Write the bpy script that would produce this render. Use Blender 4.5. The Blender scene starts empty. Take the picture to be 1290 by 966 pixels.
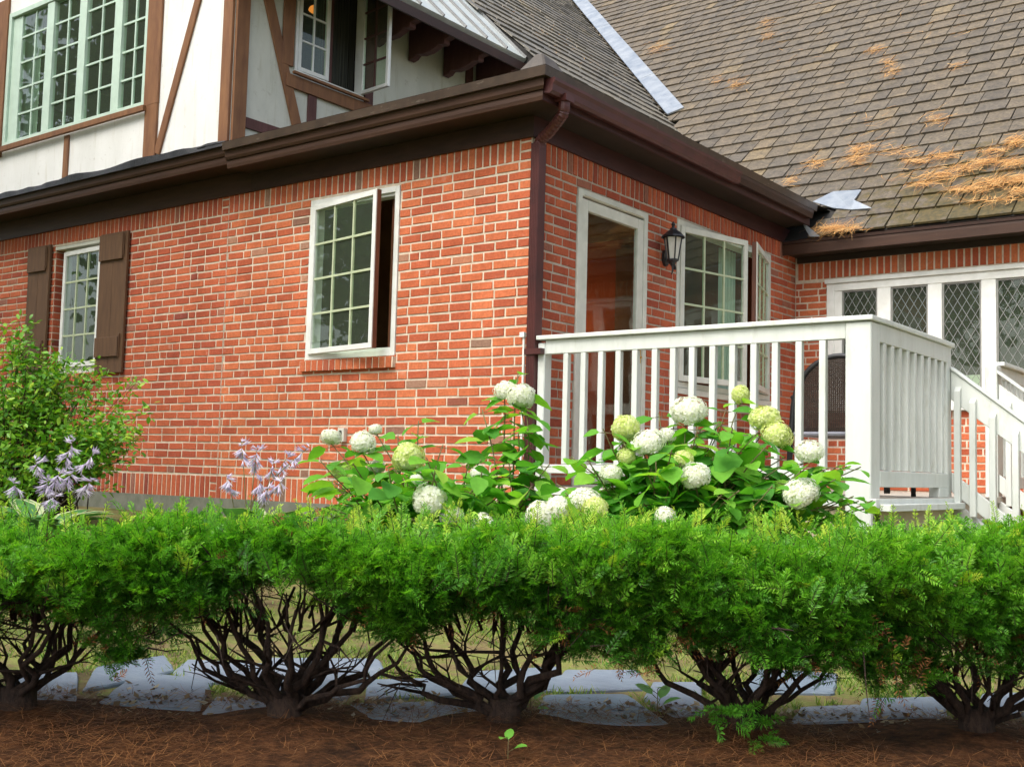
import bpy, math, random
import numpy as np
from mathutils import Vector, Matrix
random.seed(7); RNG = np.random.default_rng(11)
PI = math.pi; rad = math.radians
scene = bpy.context.scene
COL = scene.collection
C = 0.0695                      # one brick course
ZT = 33 * C                     # underside of the upper soldier row
DB = 4.58                       # depth of the rear wing's wall

# ------------------------------------------------------------------ camera
F_PX, YAW, PIT, ROL = 1423.8, -0.6517, 0.0771, 0.0258
CAM = np.array([4.673, -6.292, 0.099])
cy, sy, cp, sp = math.cos(YAW), math.sin(YAW), math.cos(PIT), math.sin(PIT)
FW = np.array([sy*cp, cy*cp, sp]); RT = np.array([cy, -sy, 0.0]); UP = np.cross(RT, FW)
cr, sr = math.cos(ROL), math.sin(ROL)
R2 = RT*cr + UP*sr; U2 = -RT*sr + UP*cr
camd = bpy.data.cameras.new('camera'); cam = bpy.data.objects.new('camera', camd); COL.objects.link(cam)
camd.sensor_width = 36; camd.lens = F_PX/1290*36; camd.clip_start = .05; camd.clip_end = 500
M = Matrix(((R2[0], U2[0], -FW[0], CAM[0]), (R2[1], U2[1], -FW[1], CAM[1]), (R2[2], U2[2], -FW[2], CAM[2]), (0, 0, 0, 1)))
cam.matrix_world = M
scene.camera = cam

def ray(px, py): return FW + R2*(px-645)/F_PX - U2*(py-483)/F_PX
def on_plane(px, py, n, d):
    n = np.array(n, float); v = ray(px, py); return CAM + v*((d - n@CAM)/(n@v))
HF = np.array([sy, cy, 0.0]); HR = np.array([cy, -sy, 0.0])
def at(px, py, v): return on_plane(px, py, HF, HF@CAM + v)       # a point v metres ahead of the viewer
def W(u, v, z): p = CAM + HR*u + HF*v; return np.array([p[0], p[1], z])

# ------------------------------------------------------------------ objects
def tag(o, label=None, cat=None, group=None, kind=None):
    if label: o['label'] = label
    if cat: o['category'] = cat
    if group: o['group'] = group
    if kind: o['kind'] = kind
    return o
def empty(name, loc=(0, 0, 0), label=None, cat=None, group=None, parent=None):
    o = bpy.data.objects.new(name, None); COL.objects.link(o); o.location = loc
    o.empty_display_size = .1
    if parent: o.parent = parent
    return tag(o, label, cat, group)
class MB:
    def __init__(s): s.v = []; s.f = []; s.m = []; s.n = 0
    def add(s, vs, fs, m=0):
        vs = np.asarray(vs, float).reshape(-1, 3); b = s.n
        s.v.append(vs); s.n += len(vs)
        for f in fs: s.f.append([i+b for i in f]); s.m.append(m)
    def quad(s, a, b, c, d, m=0): s.add([a, b, c, d], [(0, 1, 2, 3)], m)
    def hexa(s, p, m=0):       # p: 8 corners, bottom ring ccw then top ring ccw
        s.add(p, [(3, 2, 1, 0), (4, 5, 6, 7), (0, 1, 5, 4), (1, 2, 6, 5), (2, 3, 7, 6), (3, 0, 4, 7)], m)
    def box(s, a, b, m=0):
        x0, y0, z0 = [min(i, j) for i, j in zip(a, b)]; x1, y1, z1 = [max(i, j) for i, j in zip(a, b)]
        s.hexa([(x0, y0, z0), (x1, y0, z0), (x1, y1, z0), (x0, y1, z0), (x0, y0, z1), (x1, y0, z1), (x1, y1, z1), (x0, y1, z1)], m)
    def mbox(s, f, a, b, m=0): # a box in the (s, z, d) frame of a wall
        s0, z0, d0 = [min(i, j) for i, j in zip(a, b)]; s1, z1, d1 = [max(i, j) for i, j in zip(a, b)]
        s.hexa([f(s0, z0, d0), f(s1, z0, d0), f(s1, z1, d0), f(s0, z1, d0), f(s0, z0, d1), f(s1, z0, d1), f(s1, z1, d1), f(s0, z1, d1)], m)
    def bar(s, a, b, w, h, up=(0, 0, 1), m=0):
        a = np.array(a, float); b = np.array(b, float); t = b-a; t /= np.linalg.norm(t)
        x = np.cross(t, up); x /= np.linalg.norm(x); y = np.cross(x, t)
        x = x*w/2; y = y*h/2
        s.hexa([a-x-y, a+x-y, a+x+y, a-x+y, b-x-y, b+x-y, b+x+y, b-x+y][::1], m)
    def tube(s, pts, rad_, n=6, m=0, cap=True):
        pts = np.asarray(pts, float); k = len(pts); rr = np.broadcast_to(np.asarray(rad_, float), (k,))
        t = np.gradient(pts, axis=0); t /= (np.linalg.norm(t, axis=1, keepdims=True)+1e-9)
        ref = np.array([0, 0, 1.0]) if abs(t[0][2]) < .9 else np.array([1.0, 0, 0])
        x = np.cross(t[0], ref); x /= np.linalg.norm(x); vs = []
        for i in range(k):
            x = x - t[i]*(x@t[i]); x /= (np.linalg.norm(x)+1e-9); y = np.cross(t[i], x)
            for j in range(n):
                a = 2*PI*j/n; vs.append(pts[i] + rr[i]*(x*math.cos(a)+y*math.sin(a)))
        fs = [(i*n+j, i*n+(j+1) % n, (i+1)*n+(j+1) % n, (i+1)*n+j) for i in range(k-1) for j in range(n)]
        if cap: fs += [tuple(range(n))[::-1], tuple(range((k-1)*n, k*n))]
        s.add(vs, fs, m)
    def prism(s, poly, ext, m=0):
        poly = np.asarray(poly, float); n = len(poly); ext = np.asarray(ext, float)
        s.add(np.r_[poly, poly+ext], [tuple(range(n))[::-1], tuple(range(n, 2*n))] + [(i, (i+1) % n, n+(i+1) % n, n+i) for i in range(n)], m)
    def lathe(s, prof, c, n=12, m=0):
        vs = [(c[0]+r*math.cos(2*PI*j/n), c[1]+r*math.sin(2*PI*j/n), c[2]+z) for r, z in prof for j in range(n)]
        k = len(prof)
        s.add(vs, [(i*n+j, i*n+(j+1) % n, (i+1)*n+(j+1) % n, (i+1)*n+j) for i in range(k-1) for j in range(n)], m)
    def mesh(s, name, mats, smooth=False, fix=True):
        me = bpy.data.meshes.new(name)
        V = np.concatenate(s.v) if s.v else np.zeros((0, 3))
        me.from_pydata(V.tolist(), [], s.f)
        for mt in (mats if isinstance(mats, (list, tuple)) else [mats]): me.materials.append(mt)
        me.polygons.foreach_set('material_index', s.m)
        if smooth: me.polygons.foreach_set('use_smooth', [True]*len(me.polygons))
        if fix:
            import bmesh
            bm = bmesh.new(); bm.from_mesh(me); bmesh.ops.recalc_face_normals(bm, faces=bm.faces); bm.to_mesh(me); bm.free()
        me.update(); return me
    def build(s, name, mats, parent=None, smooth=False, fix=True, bevel=0):
        o = bpy.data.objects.new(name, s.mesh(name, mats, smooth, fix)); COL.objects.link(o)
        if parent: o.parent = parent; o.matrix_parent_inverse = Matrix.Identity(4); o.location = -np.array(base_of(parent))
        if bevel:
            b = o.modifiers.new('bevel', 'BEVEL'); b.width = bevel; b.segments = 1; b.limit_method = 'ANGLE'
        return o
def base_of(o):
    p = np.zeros(3)
    while o: p += np.array(o.location); o = o.parent
    return p
def quads_obj(name, V, mats, parent=None, mi=None, smooth=False, tone=None):
    """V: (n, 4, 3) array of quads, or (n,k,3) of k-gons"""
    n, k = V.shape[:2]; me = bpy.data.meshes.new(name)
    me.vertices.add(n*k); me.vertices.foreach_set('co', V.reshape(-1).astype(np.float32))
    me.loops.add(n*k); me.loops.foreach_set('vertex_index', np.arange(n*k, dtype=np.int32))
    me.polygons.add(n); me.polygons.foreach_set('loop_start', np.arange(0, n*k, k, dtype=np.int32))
    for mt in (mats if isinstance(mats, (list, tuple)) else [mats]): me.materials.append(mt)
    if mi is not None: me.polygons.foreach_set('material_index', np.asarray(mi, dtype=np.int32))
    if smooth: me.polygons.foreach_set('use_smooth', np.ones(n, dtype=bool))
    if tone is not None: me.attributes.new('tone', 'FLOAT', 'FACE').data.foreach_set('value', np.asarray(tone, dtype=np.float32))
    me.update(calc_edges=True); me.validate()
    o = bpy.data.objects.new(name, me); COL.objects.link(o)
    if parent: o.parent = parent; o.location = -base_of(parent)
    return o

# ------------------------------------------------------------------ materials
def srgb(h): 
    h = h.lstrip('#'); c = [int(h[i:i+2], 16)/255 for i in (0, 2, 4)]
    return tuple(((x+.055)/1.055)**2.4 if x > .04 else x/12.92 for x in c) + (1,)
class N:
    def __init__(s, name):
        s.m = bpy.data.materials.new(name); s.m.use_nodes = True; s.t = s.m.node_tree; s.b = s.t.nodes['Principled BSDF']
    def new(s, ty, **k):
        n = s.t.nodes.new(ty)
        for a, b in k.items(): setattr(n, a, b)
        return n
    def L(s, a, b): s.t.links.new(a, b)
    def coord(s): 
        if not hasattr(s, '_c'): s._c = s.new('ShaderNodeTexCoord').outputs['Object']
        return s._c
    def noise(s, scale, detail=3, rough=.55, stretch=None):
        n = s.new('ShaderNodeTexNoise'); n.inputs['Scale'].default_value = scale; n.inputs['Detail'].default_value = detail; n.inputs['Roughness'].default_value = rough
        if stretch:
            mp = s.new('ShaderNodeMapping'); mp.inputs['Scale'].default_value = stretch; s.L(s.coord(), mp.inputs[0]); s.L(mp.outputs[0], n.inputs[0])
        else: s.L(s.coord(), n.inputs[0])
        return n.outputs[0]
    def ramp(s, fac, stops, interp='LINEAR'):
        r = s.new('ShaderNodeValToRGB'); cr_ = r.color_ramp; cr_.interpolation = interp
        while len(cr_.elements) < len(stops): cr_.elements.new(.5)
        for e, (p, c) in zip(cr_.elements, stops): e.position = p; e.color = c if len(c) == 4 else tuple(c)+(1,)
        s.L(fac, r.inputs[0]); return r.outputs[0]
    def mix(s, fac, a, b, mode='MIX'):
        n = s.new('ShaderNodeMix', data_type='RGBA', blend_type=mode)
        for i, x in ((0, fac), (6, a), (7, b)):
            if isinstance(x, (int, float)): n.inputs[i].default_value = x
            elif isinstance(x, tuple): n.inputs[i].default_value = x if len(x) == 4 else x+(1,)
            else: s.L(x, n.inputs[i])
        return n.outputs[2]
    def island(s): return s.new('ShaderNodeNewGeometry').outputs['Random Per Island']
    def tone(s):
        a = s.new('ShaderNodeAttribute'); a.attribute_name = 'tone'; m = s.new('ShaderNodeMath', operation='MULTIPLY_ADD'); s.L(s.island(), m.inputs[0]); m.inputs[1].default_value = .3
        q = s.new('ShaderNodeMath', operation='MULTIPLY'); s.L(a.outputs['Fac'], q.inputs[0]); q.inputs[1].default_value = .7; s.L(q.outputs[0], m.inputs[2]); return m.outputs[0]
    def objrand(s): return s.new('ShaderNodeObjectInfo').outputs['Random']
    def bump(s, h, strength=.3, dist=.01):
        b = s.new('ShaderNodeBump'); b.inputs['Strength'].default_value = strength; b.inputs['Distance'].default_value = dist
        s.L(h, b.inputs['Height']); s.L(b.outputs[0], s.b.inputs['Normal'])
    def col(s, c):
        if isinstance(c, tuple): s.b.inputs['Base Color'].default_value = c if len(c) == 4 else c+(1,)
        else: s.L(c, s.b.inputs['Base Color'])
    def set(s, **k):
        for a, b in k.items(): s.b.inputs[a.replace('_', ' ')].default_value = b
        return s
def simple(name, a, b=None, rough=.6, scale=8, bump=.15, bdist=.004, spec=.4, isl=0, stretch=None, metal=0):
    n = N(name); f = n.noise(scale, 5, .6, stretch)
    b = b or tuple(x*.75 for x in a[:3])
    c = n.mix(n.ramp(f, [(.35, (0, 0, 0)), (.68, (1, 1, 1))]), tuple(a[:3]), tuple(b[:3]))
    if isl:
        c = n.mix(isl, c, n.ramp(n.island(), [(0, tuple(x*.55 for x in a[:3])), (.5, tuple(a[:3])), (1, tuple(min(1, x*1.35) for x in a[:3]))]))
    n.col(c)
    if bump: n.bump(n.noise(scale*6, 4, .6, stretch), bump, bdist)
    n.set(Roughness=rough, Specular_IOR_Level=spec, Metallic=metal)
    return n.m
def leafmat(name, stops, rough=.45, trans=.25, spec=.35, tcol=None, tone=False):
    n = N(name); c = n.ramp(n.island(), stops) if not tone else n.ramp(n.tone(), stops)
    c = n.mix(.25, c, n.mix(1.0, c, n.ramp(n.noise(30, 3), [(.3, (.55, .6, .5)), (.7, (1.3, 1.3, 1.2))]), 'MULTIPLY'))
    n.col(c); n.set(Roughness=rough, Specular_IOR_Level=spec)
    tr = n.new('ShaderNodeBsdfTranslucent'); n.L(n.mix(1.0, c, tcol or (1.0, 1.15, .45), 'MULTIPLY'), tr.inputs[0])
    mx = n.new('ShaderNodeMixShader'); mx.inputs[0].default_value = trans
    out = n.t.nodes['Material Output']; n.L(n.b.outputs[0], mx.inputs[1]); n.L(tr.outputs[0], mx.inputs[2]); n.L(mx.outputs[0], out.inputs[0])
    return n.m

def brick_mat(name, stops):
    n = N(name); c = n.ramp(n.island(), stops)
    g = n.noise(55, 5, .65); c = n.mix(.45, c, n.mix(1.0, c, n.ramp(g, [(.3, (.55, .5, .5)), (.7, (1.25, 1.3, 1.3))]), 'MULTIPLY'))
    big = n.noise(1.6, 3); c = n.mix(1.0, c, n.ramp(big, [(.3, (.82, .80, .80)), (.7, (1.1, 1.1, 1.1))]), 'MULTIPLY')
    st_ = n.ramp(n.noise(2.6, 6, .7, (1, 1, .45)), [(.36, (.80, .78, .76)), (.50, (1, 1, 1)), (.66, (1.06, 1.05, 1.05))]); c = n.mix(.75, c, n.mix(1.0, c, st_, 'MULTIPLY'))
    w = n.ramp(n.noise(9, 6, .7), [(.60, (0, 0, 0)), (.74, (1, 1, 1))])
    wm = n.new('ShaderNodeMath', operation='MULTIPLY'); n.L(w, wm.inputs[0]); wm.inputs[1].default_value = .28
    c = n.mix(wm.outputs[0], c, (.62, .50, .42))
    n.col(c); n.bump(n.noise(140, 4, .7), .5, .004); n.set(Roughness=.85, Specular_IOR_Level=.2); return n.m
BR = [(0, (.30, .085, .05)), (.012, (.26, .17, .12)), (.022, (.42, .10, .048)), (.35, (.50, .122, .054)), (.7, (.57, .155, .066)), (.97, (.60, .18, .075)), (.99, (.42, .22, .14)), (1, (.22, .14, .10))]
BRD = [(0, (.22, .06, .045)), (.03, (.38, .085, .045)), (.4, (.46, .108, .050)), (.75, (.52, .13, .058)), (.95, (.50, .135, .06)), (1, (.3, .13, .09))]
m_brick = brick_mat('orange red brick', BR); m_brick_old = brick_mat('dark red brick', BRD)
m_mortar = simple('cream mortar', (.70, .61, .48), (.52, .44, .33), .95, 14, .5, .006, .1)
m_mortar_grey = simple('grey mortar', (.52, .45, .36), (.38, .32, .25), .95, 14, .5, .006, .1)
m_brown = simple('dark brown painted wood', (.048, .022, .015), (.030, .015, .011), .5, 5, .25, .004, .4, stretch=(1, 1, 4))
m_fascia = simple('weathered brown fascia', (.062, .029, .017), (.040, .018, .011), .5, 4, .25, .004, .4, stretch=(.6, .6, 6))
m_soffit = simple('dark green brown soffit board', (.036, .026, .017), (.024, .017, .011), .55, 4, .2, .004, .3)
m_maroon = simple('maroon painted metal', (.088, .022, .019), (.055, .015, .014), .45, 6, .08, .002, .5)
m_timber = simple('brown half timber', (.24, .115, .052), (.165, .075, .038), .65, 6, .35, .004, .3, stretch=(3, 3, .6))
m_timber_dk = simple('purple brown timber', (.115, .05, .045), (.08, .034, .03), .65, 6, .3, .004, .3, stretch=(3, 3, .6))
m_shutter = simple('brown shutter paint', (.125, .068, .034), (.09, .047, .025), .6, 6, .3, .003, .3, stretch=(5, 5, .7))
m_sashwood = simple('red brown wood edge', (.15, .05, .022), (.09, .03, .015), .5, 8, .2, .002, .4, stretch=(4, 4, .6))
m_tar = simple('black tar flashing', (.03, .03, .032), (.014, .014, .016), .5, 9, .5, .01, .4)
m_drip = simple('grey brown drip metal', (.072, .048, .034), (.042, .028, .021), .4, 7, .1, .002, .5)
def stucco(name, a, b):
    n = N(name); s1 = n.ramp(n.noise(2.2, 5, .65, (1, 1, .5)), [(.35, (0, 0, 0)), (.75, (1, 1, 1))]); c = n.mix(s1, a, b)
    sp_ = n.ramp(n.noise(13, 6, .75), [(.60, (0, 0, 0)), (.68, (1, 1, 1))]); m_ = n.new('ShaderNodeMath', operation='MULTIPLY'); n.L(sp_, m_.inputs[0]); m_.inputs[1].default_value = .4
    c = n.mix(m_.outputs[0], c, (.33, .29, .22)); q2 = n.ramp(n.noise(5, 7, .7, (2.5, 2.5, .25)), [(.55, (1, 1, 1)), (.75, (.80, .78, .70))]); c = n.mix(1.0, c, q2, 'MULTIPLY'); n.col(c); n.bump(n.noise(60, 5, .65), .4, .006); n.set(Roughness=.9, Specular_IOR_Level=.15); return n.m
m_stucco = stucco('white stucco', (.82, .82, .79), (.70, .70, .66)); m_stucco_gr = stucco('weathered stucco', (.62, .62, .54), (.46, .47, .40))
m_white = simple('white window paint', (.78, .79, .75), (.66, .67, .62), .4, 7, .06, .002, .5)
m_mint = simple('pale green white paint', (.55, .69, .58), (.47, .60, .50), .45, 7, .06, .002, .4)
def weather(m, c, lo, hi, sc, amt, stretch=None):
    t = m.node_tree; b = t.nodes['Principled BSDF']; lk = b.inputs['Base Color'].links[0].from_socket; n = N.__new__(N); n.m = m; n.t = t; n.b = b
    f = n.ramp(n.noise(sc, 7, .72, stretch), [(lo, (0, 0, 0)), (hi, (1, 1, 1))]); q = n.new('ShaderNodeMath', operation='MULTIPLY'); n.L(f, q.inputs[0]); q.inputs[1].default_value = amt
    n.col(n.mix(q.outputs[0], lk, c)); return m
m_cream = simple('cream door paint', (.66, .66, .57), (.55, .55, .47), .45, 7, .06, .002, .4)
m_deckwhite = simple('white porch paint', (.66, .69, .645), (.58, .61, .565), .5, 3.5, .18, .003, .4, stretch=(3, 3, .6))
weather(m_deckwhite, (.36, .36, .27), .54, .76, 9, .55, (1, 1, .35)); weather(m_fascia, (.22, .15, .11), .66, .76, 26, .4); weather(m_brown, (.12, .07, .05), .62, .74, 22, .5); weather(m_maroon, (.22, .12, .10), .66, .76, 24, .5); weather(m_drip, (.34, .29, .23), .6, .74, 18, .6, (.3, 1, 1))
m_decktop = simple('deck boards', (.50, .45, .38), (.38, .33, .27), .7, 6, .3, .004, .3)
m_skirt = simple('beige painted boards', (.55, .47, .33), (.42, .35, .24), .7, 5, .3, .004, .2)
m_concrete = simple('concrete', (.20, .205, .165), (.13, .14, .105), .9, 9, .5, .006, .2)
m_black = simple('black iron', (.012, .012, .014), (.02, .02, .02), .4, 20, .1, .002, .5)
m_wicker = simple('dark wicker', (.05, .03, .018), (.028, .017, .011), .55, 60, .8, .006, .4)
m_brass = simple('brass', (.70, .45, .13), (.5, .3, .08), .3, 12, .05, .001, .5, metal=1)
m_lead = simple('lead came', (.27, .27, .245), (.2, .2, .18), .5, 20, .1, .001, .5, metal=.3)
m_muntin = simple('yellow green muntin', (.50, .56, .36), (.42, .47, .3), .5, 12, .05, .001, .4)
m_flash = simple('galvanised flashing', (.25, .29, .34), (.42, .45, .47), .45, 5, .4, .012, .5, metal=.55)
m_metalroof = simple('pale metal roofing', (.66, .70, .66), (.50, .55, .52), .4, 3, .15, .006, .5, metal=.4)
m_seam = simple('roof seam', (.20, .20, .20), (.14, .14, .14), .5, 4, .1, .002, .5, metal=.4)
m_hipcap = simple('aged lead cap', (.085, .07, .055), (.055, .046, .038), .55, 9, .3, .006, .4)
m_curtain = simple('pale curtain', (.62, .72, .64), (.48, .58, .52), .9, 6, .2, .01, .1, stretch=(14, 14, .3))
m_curtdark = simple('striped dark curtain', (.10, .10, .085), (.025, .028, .026), .9, 5, .2, .01, .1, stretch=(16, 16, .1))
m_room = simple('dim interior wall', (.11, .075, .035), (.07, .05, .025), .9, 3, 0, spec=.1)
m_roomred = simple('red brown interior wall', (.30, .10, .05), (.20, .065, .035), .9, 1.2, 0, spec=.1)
m_interiordoor = simple('interior door edge', (.17, .11, .075), (.11, .07, .05), .6, 3, 0, spec=.3)
def glass(name, refl=.9, tint=(.90, .97, .90), veil=.055):
    n = N(name); t = n.t
    tr = n.new('ShaderNodeBsdfTransparent'); tr.inputs[0].default_value = tint+(1,)
    gl = n.new('ShaderNodeBsdfGlossy'); gl.inputs['Roughness'].default_value = .015; gl.inputs['Color'].default_value = (.92, 1, .93, 1)
    fr = n.new('ShaderNodeFresnel'); fr.inputs[0].default_value = 1.5
    nz = n.noise(3.0, 2); bp = n.new('ShaderNodeBump'); bp.inputs['Strength'].default_value = .06; bp.inputs['Distance'].default_value = .02; n.L(nz, bp.inputs['Height']); n.L(bp.outputs[0], gl.inputs['Normal'])
    ml = n.new('ShaderNodeMath', operation='MULTIPLY'); n.L(fr.outputs[0], ml.inputs[0]); ml.inputs[1].default_value = 1.4*refl
    gb = n.new('ShaderNodeNewGeometry'); fb = n.new('ShaderNodeMath', operation='SUBTRACT'); fb.inputs[0].default_value = 1; n.L(gb.outputs['Backfacing'], fb.inputs[1])
    m2 = n.new('ShaderNodeMath', operation='MULTIPLY'); n.L(ml.outputs[0], m2.inputs[0]); n.L(fb.outputs[0], m2.inputs[1]); ml = m2
    mx = n.new('ShaderNodeMixShader'); n.L(ml.outputs[0], mx.inputs[0]); n.L(tr.outputs[0], mx.inputs[1]); n.L(gl.outputs[0], mx.inputs[2])
    df = n.new('ShaderNodeBsdfDiffuse'); df.inputs[0].default_value = (.36, .43, .33, 1); mv = n.new('ShaderNodeMixShader'); mv.inputs[0].default_value = veil; n.L(mx.outputs[0], mv.inputs[1]); n.L(df.outputs[0], mv.inputs[2])  # diffuse grey-green veil imitates pale reflections in the panes
    n.L(mv.outputs[0], t.nodes['Material Output'].inputs[0]); return n.m
m_glass = glass('window glass'); m_doorglass = glass('thin veil door glass', .5, (.95, .97, .95), .006)
def emit(name, c, s):
    n = N(name); n.col((0, 0, 0)); n.b.inputs['Emission Color'].default_value = c+(1,); n.b.inputs['Emission Strength'].default_value = s; return n.m
m_lampglow = emit('lit ceiling lamp', (1.0, .30, .05), .42); m_lampbright = emit('lit table lamp', (1.0, .42, .12), 9)
m_frost = simple('frosted lantern glass', (.62, .60, .53), (.5, .48, .42), .35, 10, .05, .001, .5)

def slate_mat(name, moss):
    n = N(name)
    c = n.ramp(n.island(), [(0, (.072, .067, .058)), (.25, (.088, .080, .066)), (.5, (.100, .089, .070)), (.75, (.082, .078, .070)), (.975, (.112, .098, .074)), (1, (.16, .135, .085))])
    g = n.noise(9, 6, .7); c = n.mix(.7, c, n.mix(1.0, c, n.ramp(g, [(.3, (.42, .42, .42)), (.7, (1.5, 1.42, 1.3))]), 'MULTIPLY'))
    c = n.mix(.8, c, n.mix(1.0, c, n.ramp(n.noise(34, 6, .75), [(.32, (.35, .35, .35)), (.48, (1, 1, 1)), (.7, (1.7, 1.65, 1.5))]), 'MULTIPLY'))
    if moss: c = n.mix(1.0, c, (1.18, 1.08, .95), 'MULTIPLY')
    if not moss: c = n.mix(1.0, c, (1.7, 1.75, 1.8), 'MULTIPLY')  # lightened and cooled: sky sheen on this slope painted into the colour
    if moss:
        geo = n.new('ShaderNodeTexCoord'); sx = n.new('ShaderNodeSeparateXYZ'); n.L(geo.outputs['Object'], sx.inputs[0])
        a = n.new('ShaderNodeMapRange'); n.L(sx.outputs['X'], a.inputs[0]); a.inputs[1].default_value = -.2; a.inputs[2].default_value = 2.0
        b = n.new('ShaderNodeMapRange'); n.L(sx.outputs['Z'], b.inputs[0]); b.inputs[1].default_value = 4.0; b.inputs[2].default_value = 2.6
        p = n.new('ShaderNodeMath', operation='MULTIPLY'); n.L(a.outputs[0], p.inputs[0]); n.L(b.outputs[0], p.inputs[1])
        q = n.new('ShaderNodeMath', operation='MULTIPLY_ADD'); n.L(p.outputs[0], q.inputs[0]); q.inputs[1].default_value = .33; n.L(n.noise(7, 6, .7), q.inputs[2])
        c = n.mix(n.ramp(q.outputs[0], [(.60, (0, 0, 0)), (.74, (1, 1, 1))]), c, n.ramp(n.noise(25, 4), [(.3, (.035, .032, .010)), (.7, (.12, .085, .025))]))
    n.col(c); n.bump(n.noise(28, 5, .65), .5, .01); n.set(Roughness=.62, Specular_IOR_Level=.45); return n.m
m_slate = slate_mat('weathered brown slate', True); m_slate_p = slate_mat('weathered slate with sky sheen', False)
m_under = simple('roof underlay', (.03, .028, .025), None, .9, 5, 0)

# foliage
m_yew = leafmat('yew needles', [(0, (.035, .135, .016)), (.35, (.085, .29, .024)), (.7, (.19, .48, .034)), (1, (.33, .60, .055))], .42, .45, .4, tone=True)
m_yewnew = leafmat('yew new growth', [(0, (.22, .44, .035)), (.5, (.34, .55, .045)), (1, (.55, .64, .06))], .45, .4, .35, tone=True)
m_bark = simple('yew bark', (.080, .048, .032), (.022, .014, .012), .85, 30, 1.0, .012, .3, stretch=(3, 3, 1))
m_deadneedle = leafmat('dead brown needles', [(0, (.12, .045, .018)), (.6, (.24, .09, .03)), (1, (.33, .15, .05))], .7, .1, .2, (1, 1, 1))
m_hyd = leafmat('hydrangea leaf', [(0, (.09, .30, .045)), (.4, (.15, .43, .05)), (.8, (.25, .54, .055)), (1, (.40, .64, .08))], .5, .5, .25)
m_stem = simple('green brown stem', (.14, .16, .05), (.12, .07, .035), .6, 20, .1)
m_petal = leafmat('white hydrangea petal', [(0, (.80, .83, .62)), (.4, (.88, .89, .80)), (1, (.92, .92, .89))], .6, .45, .2, (1, 1, .9))
m_petal_lime = leafmat('lime hydrangea petal', [(0, (.58, .70, .20)), (.5, (.74, .81, .34)), (1, (.86, .88, .56))], .6, .45, .2, (1, 1, .6))
m_core = simple('flower core', (.66, .70, .46), (.5, .56, .3), .8, 20, .2)
m_bush = leafmat('small shrub leaf', [(0, (.08, .23, .022)), (.4, (.14, .37, .03)), (.8, (.27, .50, .04)), (1, (.44, .60, .05))], .42, .3, .4)
m_hosta = leafmat('hosta leaf', [(0, (.06, .20, .06)), (1, (.11, .30, .08))], .4, .2, .4)
m_hostaedge = leafmat('hosta leaf margin', [(0, (.55, .62, .32)), (1, (.68, .70, .42))], .45, .25, .35)
m_lav = leafmat('lavender hosta bell', [(0, (.56, .48, .68)), (.5, (.72, .66, .80)), (1, (.84, .81, .88))], .5, .35, .2, (1, .95, 1.05))
m_grass = leafmat('grass', [(0, (.07, .17, .02)), (.5, (.16, .27, .035)), (1, (.34, .36, .07))], .5, .3, .3)
m_litter = leafmat('pine needle litter', [(0, (.06, .024, .010)), (.5, (.15, .058, .020)), (1, (.26, .12, .045))], .6, .1, .2, (1, 1, 1))
m_rooflitter = leafmat('orange pine needles', [(0, (.30, .13, .035)), (.5, (.56, .28, .09)), (1, (.70, .46, .20))], .6, .15, .2, (1, 1, 1))
m_weed = leafmat('weed leaf', [(0, (.08, .30, .04)), (1, (.2, .45, .06))], .4, .3, .4)
m_treeleaf = leafmat('tree leaf', [(0, (.05, .14, .02)), (.5, (.08, .21, .03)), (1, (.15, .30, .05))], .5, .5, .3)
m_trunk = simple('tree bark', (.09, .065, .045), (.05, .035, .025), .9, 10, .8, .02, .2, stretch=(2, 2, .5))

# ------------------------------------------------------------------ world and sun
SUN_EL, SUN_AZ = rad(52), rad(189)          # azimuth clockwise from +Y
world = bpy.data.worlds.new('World'); scene.world = world; world.use_nodes = True
nt = world.node_tree; bg = nt.nodes['Background']
sky = nt.nodes.new('ShaderNodeTexSky'); sky.sky_type = 'NISHITA'; sky.sun_disc = False
sky.sun_elevation = SUN_EL; sky.sun_rotation = SUN_AZ; sky.air_density = 1.0; sky.dust_density = 4.0; sky.ozone_density = 1.0
hs = nt.nodes.new('ShaderNodeHueSaturation'); hs.inputs['Saturation'].default_value = .55
nt.links.new(sky.outputs[0], hs.inputs['Color']); nt.links.new(hs.outputs[0], bg.inputs[0]); bg.inputs[1].default_value = .15
sd = bpy.data.lights.new('sun', 'SUN'); so = bpy.data.objects.new('sun', sd); COL.objects.link(so)
sd.energy = .98; sd.angle = rad(40); sd.color = (1.0, .965, .91)
sdir = Vector((math.sin(SUN_AZ)*math.cos(SUN_EL), math.cos(SUN_AZ)*math.cos(SUN_EL), math.sin(SUN_EL)))
so.rotation_euler = sdir.to_track_quat('Z', 'Y').to_euler(); so.location = (0, -8, 12)
vs_ = scene.view_settings; vs_.view_transform = 'Standard'; vs_.look = 'None'; vs_.exposure = 1.2; vs_.gamma = 1; vs_.use_curve_mapping = False
scene.render.engine = 'CYCLES'
scene.cycles.max_bounces = 6; scene.cycles.transparent_max_bounces = 12; scene.cycles.diffuse_bounces = 3

# ================================================================== THE HOUSE
house = empty('brick_house', (0, 0, -.4), 'red brick house with half-timbered stucco upper storey and mossy slate roofs', 'house')
fL = lambda s, z, d: (s, -d, z)
fR = lambda s, z, d: (d, s, z)
fB = lambda s, z, d: (s, DB-d, z)

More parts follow.
